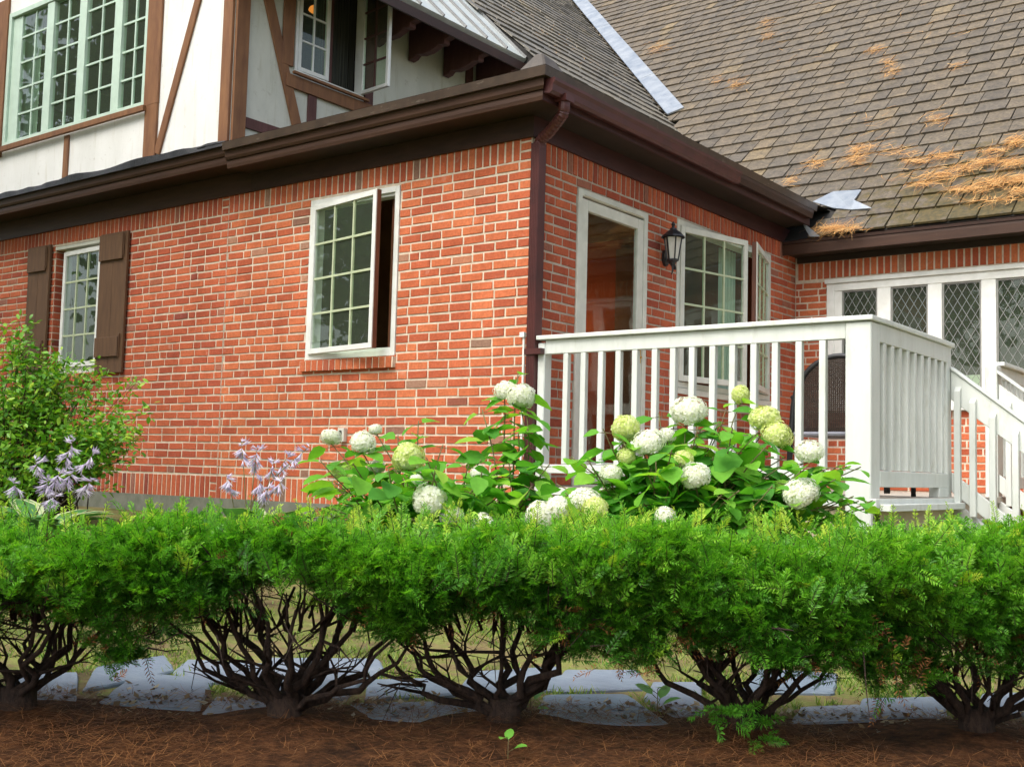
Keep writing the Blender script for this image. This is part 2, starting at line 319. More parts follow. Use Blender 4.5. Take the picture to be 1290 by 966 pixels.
def sub_intervals(a, b, holes):
    out = [(a, b)]
    for h0, h1 in holes:
        nx = []
        for x0, x1 in out:
            if h1 <= x0 or h0 >= x1: nx.append((x0, x1))
            else:
                if h0-x0 > .012: nx.append((x0, h0))
                if x1-h1 > .012: nx.append((h1, x1))
        out = nx
    return out
def add_brick(mb, f, s0, s1, z0, z1, m, back=-.003):
    j = lambda k=.0026: random.uniform(-k, k)
    o = .0055+random.uniform(-.0015, .002); ch = .0035; t0, t1 = j(.002), j(.002)
    b = [(s0+j(), z0+j()+t0, back), (s1+j(), z0+j()+t1, back), (s1+j(), z1+j()+t1, back), (s0+j(), z1+j()+t0, back)]
    fr = [(s0+ch+j(.001), z0+ch+t0, o+j(.001)), (s1-ch+j(.001), z0+ch+t1, o+j(.001)), (s1-ch, z1-ch+t1, o+j(.001)), (s0+ch, z1-ch+t0, o+j(.001))]
    mb.add([f(*p) for p in b+fr], [(4, 5, 6, 7), (0, 1, 5, 4), (1, 2, 6, 5), (2, 3, 7, 6), (3, 0, 4, 7)], m)
def brick_wall(name, f, sections, zlo, zhi, holes, mats, soldiers, smin, smax, ncourses, top_full=None):
    """sections: (s0, s1, brick material index); holes (s0, s1, z0, z1); soldiers: rows (z0, z1)"""
    mb = MB(); J = .0125
    zs = sorted({zlo, zhi} | {h[2] for h in holes if zlo < h[2] < zhi} | {h[3] for h in holes if zlo < h[3] < zhi})
    for z0, z1 in zip(zs, zs[1:]):                                   # the mortar face, with its openings
        for a, b in sub_intervals(smin, smax, [(h[0], h[1]) for h in holes if h[2] < z1-1e-6 and h[3] > z0+1e-6]):
            mb.quad(f(a, z0, 0), f(b, z0, 0), f(b, z1, 0), f(a, z1, 0), 0)
    for s0, s1, mi in sections:
        for k in range(ncourses):
            z0, z1 = k*C+J/2, (k+1)*C-J/2
            hol = [(h[0], h[1]) for h in holes if h[2] < z1-.02 and h[3] > z0+.02]
            x = s1 - (.0 if k % 2 else .104) - random.uniform(0, .012)
            edges = [s1]
            if not k % 2: edges.append(x)
            while edges[-1] > s0:
                w = .104 if random.random() < .13 else .2045+random.uniform(-.006, .006)
                edges.append(edges[-1]-w)
            for e1, e0 in zip(edges, edges[1:]):
                for a, b in sub_intervals(max(e0, s0)+J/2, e1-J/2, hol):
                    if b-a > .018: add_brick(mb, f, a, b, z0, z1, mi)
        for z0, z1 in soldiers:
            x = s1; hol = [(h[0], h[1]) for h in holes if h[2] < z1-.05 and h[3] > z0+.05]
            for zz in range(3):                                       # the flat bricks that end a soldier row
                hh = (z1-z0)/3
                if not any(h[0] < s1-.05 < h[1] for h in hol): add_brick(mb, f, s1-.098, s1-J/2, z0+zz*hh+J/2, z0+(zz+1)*hh-J/2, mi)
            x = s1-.104
            while x > s0+.03:
                if not any(h[0] < x-.035 < h[1] for h in hol): add_brick(mb, f, x-.0685+J/2+random.uniform(-.001, .001), x-J/2, z0+J/2, z1-J/2, mi)
                x -= .0685
    return mb
SH = 3*C+.0
holesL = [(-2.262, -1.252, .951, 2.279), (-6.08, -5.17, .951, 2.279)]
holesR = [(.568, 1.592, -.005, 2.222), (2.085, 3.975, .834, 2.283)]
holesB = [(.335, 4.2, .76, 2.098)]
mb = brick_wall('brick_wall', fL, [(-3.322, 0, 1), (-9.6, -3.31, 2)], -.245, 2.60, holesL, None, [(-.209, -.005), (ZT, ZT+.205)], -9.6, 0, 33)
mb.quad(fL(-3.324, -.22, .0055), fL(-3.309, -.22, .0055), fL(-3.309, 2.5, .0055), fL(-3.324, 2.5, .0055), 3)
def jamb(mb, f, s, sgn, z0, z1, depth, mi):
    mb.quad(f(s, z0, 0), f(s, z0, -depth), f(s, z1, -depth), f(s, z1, 0), 0)
    k0, k1 = int(round(z0/C)), int(round(z1/C))
    for k in range(k0, k1):
        a, b = k*C+.006, (k+1)*C-.006
        mb.hexa([f(s, a, -depth), f(s+sgn*.004, a, -depth), f(s+sgn*.004, a, -.006), f(s, a, -.006), f(s, b, -depth), f(s+sgn*.004, b, -depth), f(s+sgn*.004, b, -.006), f(s, b, -.006)], mi)
for h in holesL:
    mi = 1 if h[0] > -3 else 2
    jamb(mb, fL, h[0], 1, h[2], h[3], .12, mi); jamb(mb, fL, h[1], -1, h[2], h[3], .12, mi)
    mb.quad(fL(h[0], h[3], 0), fL(h[1], h[3], 0), fL(h[1], h[3], -.12), fL(h[0], h[3], -.12), 0)
    mb.quad(fL(h[0], h[2], 0), fL(h[1], h[2], 0), fL(h[1], h[2], -.12), fL(h[0], h[2], -.12), 0)
mb.build('brick_wall', [m_mortar, m_brick, m_brick_old, m_mortar_grey], house, fix=False)
mb = brick_wall('brick_wall', fR, [(0, DB, 1)], -.245, 2.60, holesR, None, [(-.209, -.005), (ZT, ZT+.205)], 0, DB, 33)
for h in holesR:
    jamb(mb, fR, h[0], 1, h[2], h[3], .12, 1); jamb(mb, fR, h[1], -1, h[2], h[3], .12, 1)
    mb.quad(fR(h[0], h[3], 0), fR(h[1], h[3], 0), fR(h[1], h[3], -.12), fR(h[0], h[3], -.12), 0)
    mb.quad(fR(h[0], h[2], 0), fR(h[1], h[2], 0), fR(h[1], h[2], -.12), fR(h[0], h[2], -.12), 0)
mb.build('brick_wall', [m_mortar_grey, m_brick_old], house, fix=False)
mb = brick_wall('brick_wall', fB, [(0.002, 6.5, 1)], -.6, 2.45, holesB, None, [(30.3*C, 30.3*C+.185)], 0.002, 6.5, 30)
for k in range(-6, 0):
    x = 0.1*(k % 2)
    while x < 6.5: add_brick(mb, fB, x+.006, x+.198, k*C+.006, (k+1)*C-.006, 1); x += .2045
jamb(mb, fB, holesB[0][0], 1, holesB[0][2], holesB[0][3], .06, 1)
mb.build('brick_wall', [m_mortar, m_brick], house, fix=False)
mb = MB(); mb.box((-9.6, -.03, -.9), (.03, .2, -.2)); mb.box((-.1, .2, -.9), (.03, DB, -.2)); mb.build('foundation', m_concrete, house)
# unseen sides so that the rooms are closed
mb = MB(); mb.quad((-9.6, 0, -.9), (-9.6, 9, -.9), (-9.6, 9, 6), (-9.6, 0, 6)); mb.quad((6.5, DB, -.9), (6.5, 12, -.9), (6.5, 12, 2.3), (6.5, DB, 2.3)); mb.quad((-9.6, 14, -.9), (6.5, 14, -.9), (6.5, 14, 6), (-9.6, 14, 6))
mb.build('rear_wall', m_brick_old, house, fix=False)

# ---- cornices
m_maroon_dk = simple('dark maroon painted wood', (.055, .016, .015), (.035, .011, .011), .5, 5, .2, .004, .4, stretch=(4, 1, 4))
def profile(mb, f, a, b, prof, m=0):         # prof: closed polygon of (d, z) swept from s=a to s=b
    pa = [f(a if not callable(a) else a(d), z, d) for d, z in prof]; pb = [f(b if not callable(b) else b(d), z, d) for d, z in prof]; n = len(prof)
    mb.add(pa+pb, [tuple(range(n))[::-1], tuple(range(n, 2*n))]+[(i, (i+1) % n, n+(i+1) % n, n+i) for i in range(n)], m)
def cornice(f, a, b, dz=0.0, mit=True, drip=True):
    e1 = (lambda d: b+d) if mit else b
    mb = MB(); profile(mb, f, a, e1, [(.004, 2.452), (.028, 2.452), (.028, 2.60+dz), (.004, 2.60+dz)], 0)      # frieze
    profile(mb, f, a, e1, [(.004, 2.602+dz), (.27, 2.602+dz), (.27, 2.622+dz), (.004, 2.622+dz)], 1)           # soffit
    profile(mb, f, a, e1, [(.272, 2.592+dz), (.288, 2.592+dz), (.294, 2.618+dz), (.294, 2.658+dz), (.272, 2.658+dz)], 2)
    profile(mb, f, a, e1, [(.272, 2.660+dz), (.306, 2.660+dz), (.318, 2.680+dz), (.322, 2.732+dz), (.272, 2.732+dz)], 2)
    if drip: profile(mb, f, a, e1, [(.2, 2.735+dz), (.350, 2.735+dz), (.358, 2.80+dz), (.2, 2.815+dz)], 3)
    return mb
cornice(fL, -3.005, 0).build('cornice', [m_brown, m_soffit, m_fascia, m_drip], house)
cornice(fL, -9.6, -3.008, .04, mit=False, drip=False).build('cornice', [m_fascia, m_soffit, m_fascia, m_drip], house)
mb = MB(); pts = []
n = 60
for i in range(n):                                                        # wavy tar strip over the left eave
    a, b = -9.6+6.6*i/n, -9.6+6.6*(i+1)/n
    w = lambda s: .008*math.sin(s*3.1+2*math.sin(s*1.3))+.005*math.sin(s*11+3*math.sin(s*2.1))
    mb.hexa([fL(a, 2.774, .15), fL(b, 2.774, .15), fL(b, 2.774, .352), fL(a, 2.774, .352), fL(a, 2.90+w(a), .0), fL(b, 2.90+w(b), .0), fL(b, 2.835+w(b), .345+w(b)), fL(a, 2.835+w(a), .345+w(a))])
mb.build('tar_strip', m_tar, house)
mbR = MB()
e0 = lambda d: -d
profile(mbR, fR, e0, DB-.0, [(.004, 2.452), (.028, 2.452), (.028, 2.60), (.004, 2.60)], 0)
profile(mbR, fR, e0, DB-.33, [(.004, 2.602), (.27, 2.602), (.27, 2.622), (.004, 2.622)], 1)
profile(mbR, fR, e0, DB-.33, [(.272, 2.592), (.290, 2.592), (.290, 2.732), (.272, 2.732)], 0)
profile(mbR, fR, e0, DB-.30, [(.2, 2.735), (.350, 2.735), (.358, 2.80), (.2, 2.815)], 2)
mbR.build('cornice', [m_maroon_dk, m_soffit, m_drip], house)
mb = MB(); profile(mb, fR, -.285, 2.55, [(.292, 2.640), (.345, 2.630), (.365, 2.648), (.368, 2.690), (.385, 2.712), (.385, 2.732), (.292, 2.732)], 0)
profile(mb, fR, 2.552, 4.2, [(.292, 2.655), (.335, 2.65), (.350, 2.70), (.350, 2.732), (.292, 2.732)], 1)
mb.build('gutter', [m_maroon, m_brown], house)
mb = MB()                                                                  # rear wing eave
profile(mb, fB, .03, 6.5, [(.004, 2.285), (.03, 2.285), (.03, 2.345), (.004, 2.345)], 1)
profile(mb, fB, .0, 6.5, [(.004, 2.347), (.31, 2.347), (.31, 2.365), (.004, 2.365)], 1)
profile(mb, fB, .0, 6.5, [(.312, 2.322), (.332, 2.322), (.338, 2.40), (.338, 2.425), (.312, 2.425)], 0)
profile(mb, fB, .0, 6.5, [(.312, 2.428), (.348, 2.428), (.352, 2.455), (.312, 2.470)], 2)
mb.build('eave', [m_fascia, m_soffit, m_brown], house)

# ---- downspout on the corner
ds = MB(); x0, x1, y0, y1 = .012, .083, -.032, .055
ds.box((x0, y0, -.55), (x1, y1, 2.40))
for k in range(5): ds.bar((x0+.008+k*.014, y0-.002, -.55), (x0+.008+k*.014, y0-.002, 2.40), .005, .004, (0, 1, 0))
dso = ds.build('downspout', m_maroon, house, bevel=.006)
el = MB(); P = [(.338, -.10, 2.64), (.338, -.10, 2.575), (.318, -.09, 2.535), (.26, -.065, 2.505), (.15, -.015, 2.455), (.075, .005, 2.43), (.048, .012, 2.395), (.048, .012, 2.36)]
P = np.array(P); t = np.linspace(0, len(P)-1, 40); PP = np.c_[[np.interp(t, range(len(P)), P[:, i]) for i in range(3)]].T
el.tube(PP, [.037+.005*(i % 2) if 6 < i < 36 else .041 for i in range(40)], 10); el.box((.29, -.15, 2.615), (.386, -.05, 2.66))
el.build('elbow', m_maroon, dso)
bk = MB(); bk.box((.004, -.045, .905), (.145, .062, .945)); bk.build('bracket', m_maroon, dso)
mb = MB(); mb.box((-.030, -.018, -.30), (-.015, -.004, 1.03)); mb.box((-.05, -.03, 1.03), (-.01, -.004, 1.065)); mb.build('conduit', m_white, house)
ob = MB(); c_ = on_plane(434, 548, (0, 1, 0), 0); ob.box((c_[0]-.035, -.045, c_[2]-.055), (c_[0]+.035, -.008, c_[2]+.055), 0); ob.box((c_[0]-.014, -.052, c_[2]-.035), (c_[0]+.014, -.046, c_[2]+.035), 1)
ob.build('outlet_box', [m_cream, m_black], house, bevel=.004)

# ---- windows
def room(f, s0, s1, z0, z1, depth, m, d0=-.13, back=None):
    mb = MB(); a, b, c, d = s0-.5, s1+.5, z0-.9, z1+.25
    q = lambda *p: mb.quad(*[f(*x) for x in p])
    D = -depth
    q((a, c, D), (b, c, D), (b, d, D), (a, d, D)); q((a, c, d0), (a, c, D), (a, d, D), (a, d, d0)); q((b, c, d0), (b, c, D), (b, d, D), (b, d, d0))
    q((a, c, d0), (b, c, d0), (b, c, D), (a, c, D)); q((a, d, d0), (b, d, d0), (b, d, D), (a, d, D))
    return mb.build('room', m, house, fix=False)
def frame_rect(mb, f, s0, s1, z0, z1, w, d0, d1, m=0, bottom=None):
    wb = w if bottom is None else bottom
    mb.mbox(f, (s0, z0, d0), (s0+w, z1, d1), m); mb.mbox(f, (s1-w, z0, d0), (s1, z1, d1), m)
    mb.mbox(f, (s0+w, z1-w, d0), (s1-w, z1, d1), m); mb.mbox(f, (s0+w, z0, d0), (s1-w, z0+wb, d1), m)
def leaf_map(f, hs, sg, ang, d0):
    ca, sa = math.cos(ang), math.sin(ang)
    return lambda a, z, t: f(hs+sg*(a*ca) - sg*t*sa, z, d0 + a*sa + t*ca)
def sash(win, g, w, z0, z1, ncol, nrow, m, mm, stile=.05, thick=.036, edge=None, mw=.017):
    mb = MB(); frame_rect(mb, g, 0, w, z0, z1, stile, 0, thick, 0)
    if edge: mb.mbox(g, (w+.0005, z0, -.012), (w+.005, z1, thick-.008), 1); mb.mbox(g, (.0, z0, -.014), (w, z1, -.002), 1) if False else None
    s = mb.build('sash', [m, edge or m], win, bevel=.003)
    if ncol*nrow > 1:
        mt = MB()
        for i in range(1, ncol): c0 = stile+(w-2*stile)*i/ncol; mt.mbox(g, (c0-mw/2, z0+stile, .008), (c0+mw/2, z1-stile, .026))
        for j in range(1, nrow): c0 = z0+stile+(z1-z0-2*stile)*j/nrow; mt.mbox(g, (stile, c0-mw/2, .0075), (w-stile, c0+mw/2, .0255))
        mt.build('muntin', mm, win)
    p = MB(); p.mbox(g, (stile-.004, z0+stile-.004, .013), (w-stile+.004, z1-stile+.004, .018)); p.build('pane', m_glass, win)
# window of the front wall
w1 = MB(); frame_rect(w1, fL, -2.255, -1.258, .955, 2.275, .045, -.11, .012); frame_rect(w1, fL, -2.209, -1.304, 1.001, 2.229, .022, -.09, -.01)
w1 = w1.build('window', m_white, house, bevel=.003)
g = leaf_map(fL, -2.205, 1, rad(9.5), -.006); sash(w1, g, .875, 1.0, 2.225, 3, 4, m_white, m_muntin, .042, edge=m_sashwood)
mb = MB(); mb.mbox(fL, (-1.42, .97, -.10), (-1.285, 2.24, -.085)); mb.build('blind', m_sashwood, w1)
sl = MB(); sl.mbox(fL, (-2.285, .862, -.03), (-1.248, .945, .036), 0)
x = -2.283
while x < -1.30: add_brick(sl, lambda s, z, d: fL(s, z, d+.036), x+.004, x+.064, .858, .946, 1); x += .0685
sl.build('sill', [m_mortar, m_brick], w1, fix=False)
# shuttered window
w2 = MB(); frame_rect(w2, fL, -6.0, -5.19, .985, 2.245, .04, -.115, -.055)
w2 = w2.build('window', m_white, house, bevel=.003)
g = leaf_map(fL, -5.955, 1, rad(2.5), -.05); sash(w2, g, .715, 1.025, 2.21, 3, 4, m_white, m_muntin, .045, edge=m_sashwood)
mb = MB(); mb.mbox(fL, (-6.075, 2.24, -.1), (-5.175, 2.27, .012), 0); mb.build('lintel', m_cream, w2)
sl = MB(); sl.mbox(fL, (-6.07, .955, -.115), (-5.18, .985, .025), 1); sl.mbox(fL, (-6.1, .865, -.02), (-5.16, .952, .030), 0)
x = -6.1
while x < -5.2: add_brick(sl, lambda s, z, d: fL(s, z, d+.030), x+.004, x+.064, .862, .954, 2); x += .0685
sl.build('sill', [m_mortar, m_cream, m_brick_old], w2, fix=False)
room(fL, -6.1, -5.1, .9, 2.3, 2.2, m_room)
for s0, s1 in ((-5.205, -4.755), (-6.515, -6.11)):
    sh = MB(); nb = 2
    for i in range(nb): a = s0+(s1-s0)*i/nb; sh.mbox(fL, (a+.002, .935, .022), (a+(s1-s0)/nb-.002, 2.30, .050))
    sh.mbox(fL, (s0+.012, 1.09, .0505), (s1-.055, 1.28, .072)); sh.mbox(fL, (s0+.012, 2.03, .0505), (s1-.055, 2.285, .072))
    sh.mbox(fL, (s1-.0485, 1.075, .0505), (s1-.040, 1.31, .066)); sh.mbox(fL, (s1-.0485, 2.06, .0505), (s1-.040, 2.27, .066))
    sh.mbox(fL, (s0+.05, 1.10, .008), (s1-.05, 2.2, .0215))
    sh.build('shutter', m_shutter, house, bevel=.003)
# glazed door
d1 = MB(); frame_rect(d1, fR, .575, 1.586, -.04, 2.216, .052, -.06, .018); d1.mbox(fR, (.65, 2.168, .0185), (1.50, 2.178, .030))
d1 = d1.build('door', m_cream, house, bevel=.004)
lf = MB(); frame_rect(lf, fR, .632, 1.529, .02, 2.150, .085, -.03, .010, bottom=.16); lf.build('door_leaf', m_cream, d1, bevel=.004)
p = MB(); p.mbox(fR, (.712, .175, -.012), (1.449, 2.07, -.007)); p.build('pane', m_doorglass, d1)
hd = MB(); hd.mbox(fR, (1.470, .985, .0105), (1.505, 1.165, .018)); hd.tube([(.018, 1.488, 1.12), (.055, 1.488, 1.125), (.062, 1.523, 1.12)], .010, 8); hd.tube([(.018, 1.488, 1.03), (.035, 1.488, 1.03)], .010, 8); hd.build('handle', m_brass, d1, smooth=False)
mb = MB(); X0, X1, Y0, Y1, Z0, Z1 = -3.2, -.125, .125, 4.4, -.03, 2.72
mb.quad((X0, Y1, Z0), (X1, Y1, Z0), (X1, Y1, Z1), (X0, Y1, Z1), 1); mb.quad((X0, Y0, Z0), (X0, Y1, Z0), (X0, Y1, Z1), (X0, Y0, Z1), 0)
mb.quad((X0, Y0, Z0), (X1, Y0, Z0), (X1, Y1, Z0), (X0, Y1, Z0), 0); mb.quad((X0, Y0, Z1), (X1, Y0, Z1), (X1, Y1, Z1), (X0, Y1, Z1), 0)
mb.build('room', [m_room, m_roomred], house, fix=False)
mb = MB(); mb.box((-2.02, 4.34, -.02), (-1.2, 4.38, 2.6)); mb.build('inner_door', m_interiordoor, house)
lm = MB(); lm.lathe([(.02, .16), (.09, .12), (.17, 0), (.165, 0), (.08, .11)], (-2.62, 3.85, 1.55), 20); lm.build('lamp_shade', m_lampbright, house, smooth=True)
# double casement beside the door
w3 = MB(); frame_rect(w3, fR, 2.09, 3.97, .84, 2.279, .05, -.11, .010)
w3 = w3.build('window', m_cream, house, bevel=.003)
g = leaf_map(fR, 2.145, 1, rad(13.5), -.012); sash(w3, g, .885, .895, 2.225, 3, 4, m_cream, m_muntin, .05, edge=m_sashwood)
g = leaf_map(fR, 3.915, -1, rad(17), -.012); sash(w3, g, .885, .895, 2.225, 3, 4, m_cream, m_muntin, .05, edge=m_sashwood)
sl = MB(); sl.mbox(fR, (2.07, .785, -.05), (3.99, .832, .045)); sl.build('sill', m_cream, w3)
for y0, y1 in ((3.30, 3.62),):
    mb = MB(); n = 26; prev = None
    for i in range(n):
        a = y0+(y1-y0)*i/(n-1); p_ = (-.22+.022*math.sin(i*1.3), a)
        if prev: mb.quad((prev[0], prev[1], .6), (p_[0], p_[1], .6), (p_[0], p_[1], 2.26), (prev[0], prev[1], 2.26))
        prev = p_
    mb.build('curtain', m_curtain, w3, smooth=True, fix=False)
# leaded windows of the rear wing
wb = MB(); frame_rect(wb, fB, .34, 4.19, .80, 2.05, .075, -.05, .012); wb.mbox(fB, (.4155, .876, -.045), (.494, 1.974, .004)); wb.mbox(fB, (.325, 2.052, -.03), (4.2, 2.095, .035)); wb.mbox(fB, (.325, .765, -.03), (4.2, .798, .06))
lights = []
x = .495
while x < 4.0: lights.append((x, x+.355)); x += .486
for (a, b), (c, d) in zip(lights, lights[1:]): wb.mbox(fB, (b, .875, -.045), (c, 1.975, .008))
w4 = wb.build('window', m_white, house, bevel=.003)
for a, b in lights:
    z0, z1 = .90, 1.955; fr = MB(); frame_rect(fr, fB, a+.001, b-.001, z0-.024, z1+.019, .016, -.04, -.005); fr.build('sash', m_lead, w4)
    p = MB(); p.mbox(fB, (a+.016, z0, -.022), (b-.016, z1, -.018)); p.build('pane', m_glass, w4)
    ld = MB(); a2, b2 = a+.017, b-.017; wd = (b2-a2); dx = wd/4; dz = dx*1.72
    for sgn in (1, -1):
        for k in range(-30, 40):
            # line: z = z0 + k*dz + sgn*(s-a2)/dx*dz   (clipped to the pane)
            pts = []
            for s in (a2, b2): pts.append((s, z0+k*dz*1.0+sgn*(s-a2)/dx*dz/1.0))
            (sA, zA), (sB, zB) = pts
            if max(zA, zB) <= z0 or min(zA, zB) >= z1: continue
            def cl(s_, z_): 
                zc = min(max(z_, z0), z1); return (sA+(zc-zA)/(zB-zA)*(sB-sA), zc)
            pA, pB = cl(sA, zA), cl(sB, zB)
            if math.hypot(pA[0]-pB[0], pA[1]-pB[1]) < .02: continue
            ld.bar(fB(pA[0], pA[1], -.015-.001*sgn), fB(pB[0], pB[1], -.015-.001*sgn), .0048, .0048, (0, 1, 0))
    ld.build('lead_came', m_lead, w4)
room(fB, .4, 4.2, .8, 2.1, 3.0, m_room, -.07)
mb = MB(); mb.mbox(fB, (1.40, .82, -.35), (1.92, 1.11, -.18)); mb.build('radiator', m_cream, w4)

# ================================================================== UPPER STOREY
XS = -3.36
fS = lambda s, z, d: (XS+d, s, z)
mb = MB(); hole = (-7.28, -4.66, 3.50, 5.02)
for z0, z1 in ((2.80, 3.50), (3.50, 5.02), (5.02, 5.25)):
    for a, b in sub_intervals(-9.6, XS, [hole[:2]] if z0 == 3.50 else []): mb.quad(fL(a, z0, 0), fL(b, z0, 0), fL(b, z1, 0), fL(a, z1, 0))
mb.add([fL(XS, 5.25, 0), fL(-7.4, 9.29, 0), fL(-9.6, 7.1, 0), fL(-9.6, 5.25, 0)], [(0, 1, 2, 3)])
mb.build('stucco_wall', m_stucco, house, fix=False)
mb = MB(); hs_ = (.70, 1.62, 3.79, 5.02)
for z0, z1 in ((2.80, 3.79), (3.79, 5.02), (5.02, 5.30)):
    for a, b in sub_intervals(0.0, 5.6, [hs_[:2]] if z0 == 3.79 else []): mb.quad(fS(a, z0, 0), fS(b, z0, 0), fS(b, z1, 0), fS(a, z1, 0))
mb.quad((-2.42, 3.6, 2.8), (-2.42, 7.2, 2.8), (-2.42, 7.2, 4.5), (-2.42, 3.6, 4.5)); mb.quad((-3.36, 3.6, 2.8), (-2.42, 3.6, 2.8), (-2.42, 3.6, 4.25), (-3.36, 3.6, 5.05))
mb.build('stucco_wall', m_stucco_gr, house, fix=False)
def timber(f, a, b, w, m, d=.028, up=None):
    a = np.array(a); b = np.array(b); t = (b-a)/np.linalg.norm(b-a); nrm = np.array([-t[1], t[0]])*w/2
    q = [a-nrm, b-nrm, b+nrm, a+nrm]; mb = MB()
    mb.add([f(p[0], p[1], .001) for p in q]+[f(p[0], p[1], d) for p in q], [(3, 2, 1, 0), (4, 5, 6, 7), (0, 1, 5, 4), (1, 2, 6, 5), (2, 3, 7, 6), (3, 0, 4, 7)])
    return mb.build('timber', m, house, bevel=.003)
timber(fL, (-4.53, 2.84), (-4.53, 3.495), .19, m_timber); timber(fL, (-4.54, 3.495), (-4.54, 5.2), .22, m_timber)
timber(fL, (-4.415, 3.0), (-3.60, 5.15), .085, m_timber, .024)
timber(fL, (-3.425, 2.82), (-3.425, 5.2), .13, m_timber, .032)
timber(fL, (-7.40, 3.40), (-7.40, 5.2), .22, m_timber); timber(fL, (-5.98, 2.84), (-5.98, 3.43), .085, m_timber, .022)
timber(fS, (.075, 2.82), (.075, 5.3), .145, m_timber, .030); timber(fS, (.15, 3.17), (.95, 3.17), .10, m_timber_dk, .020)
timber(fS, (.30, 4.55), (.79, 3.22), .115, m_timber, .024); timber(fS, (.615, 3.84), (.615, 5.2), .135, m_timber, .027)
timber(fS, (.60, 3.70), (2.02, 3.70), .125, m_timber, .034); timber(fS, (.945, 2.9), (.945, 3.636), .11, m_timber_dk, .02)
timber(fS, (3.28, 2.9), (3.28, 5.0), .12, m_timber_dk, .02); timber(fS, (1.70, 3.76), (1.70, 5.1), .12, m_timber_dk, .02)
timber(fS, (1.95, 2.95), (1.95, 3.64), .16, m_timber_dk, .018)
# great front window
wf = MB(); frame_rect(wf, fL, -7.28, -4.655, 3.50, 5.02, .055, -.07, .016); wf.mbox(fL, (-7.224, 3.556, -.06), (-7.04, 4.96, -.012))
LT = [(-7.04, -6.51), (-6.375, -5.885), (-5.755, -5.245), (-5.115, -4.712)]
for (a, b), (c, d) in zip(LT, LT[1:]): wf.mbox(fL, (b, 3.556, -.055), (c, 4.96, .006))
wf.mbox(fL, (-7.45, 3.44, .0305), (-4.60, 3.497, .065), 1)
wf = wf.build('window', [m_mint, m_timber], house, bevel=.003)
for a, b in LT:
    mt = MB(); mt.mbox(fL, ((a+b)/2-.010, 3.557, -.040), ((a+b)/2+.010, 4.96, -.018))
    for k in range(1, 5): z = 3.557+k*.288; mt.mbox(fL, (a, z-.010, -.0405), (b, z+.010, -.0175))
    mt.build('muntin', m_mint, wf)
    p = MB(); p.mbox(fL, (a-.004, 3.553, -.032), (b+.004, 4.965, -.027)); p.build('pane', m_glass, wf)
for x0, x1 in ((-9.3, -7.0),):
    mb = MB(); n = 30; prev = None
    for i in range(n):
        a = x0+(x1-x0)*i/(n-1); p_ = (a, .22+.02*math.sin(i*1.4))
        if prev: mb.quad((prev[0], prev[1], 3.0), (p_[0], p_[1], 3.0), (p_[0], p_[1], 5.1), (prev[0], prev[1], 5.1))
        prev = p_
    mb.build('curtain', m_curtain, wf, smooth=True, fix=False)
# casement in the side wall
wc = MB(); frame_rect(wc, fS, .705, 1.615, 3.795, 5.01, .035, -.08, .018); wc.mbox(fS, (1.135, 3.83, -.08), (1.185, 4.975, .012), 1); wc.mbox(fS, (.66, 3.768, .036), (1.66, 3.794, .07), 2)
wc = wc.build('window', [m_white, m_timber_dk, m_timber], house, bevel=.003)
g = leaf_map(fS, .745, 1, rad(1.5), -.02); sash(wc, g, .39, 3.832, 4.97, 2, 4, m_white, m_white, .04, edge=m_sashwood)
g = leaf_map(fS, 1.58, -1, rad(84), .0); sash(wc, g, .43, 3.832, 4.97, 2, 4, m_white, m_timber_dk, .035)
mb = MB(); n = 30; prev = None
for i in range(n):
    a = 1.10+.62*i/(n-1); p_ = (-3.55+.016*math.sin(i*1.5), a)
    if prev: mb.quad((prev[0], prev[1], 3.3), (p_[0], p_[1], 3.3), (p_[0], p_[1], 5.05), (prev[0], prev[1], 5.05))
    prev = p_
mb.build('curtain', m_curtdark, wc, smooth=True, fix=False)
mb = MB(); X0, X1, Y0, Y1, Z0, Z1 = -9.4, -3.46, .12, 5.0, 2.9, 5.22
for q in (((X0, Y1, Z0), (X1, Y1, Z0), (X1, Y1, Z1), (X0, Y1, Z1)), ((X0, Y0, Z0), (X0, Y1, Z0), (X0, Y1, Z1), (X0, Y0, Z1)), ((X0, Y0, Z0), (X1, Y0, Z0), (X1, Y1, Z0), (X0, Y1, Z0)), ((X0, Y0, Z1), (X1, Y0, Z1), (X1, Y1, Z1), (X0, Y1, Z1))): mb.quad(*q)
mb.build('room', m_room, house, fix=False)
lp = on_plane(404, 14, (1, 0, 0), -4.15); mb = MB(); mb.lathe([(.0, .05), (.07, .045), (.12, .02), (.13, 0), (.10, -.02), (0, -.025)], lp, 18); mb.build('ceiling_lamp', m_lampglow, house, smooth=True)

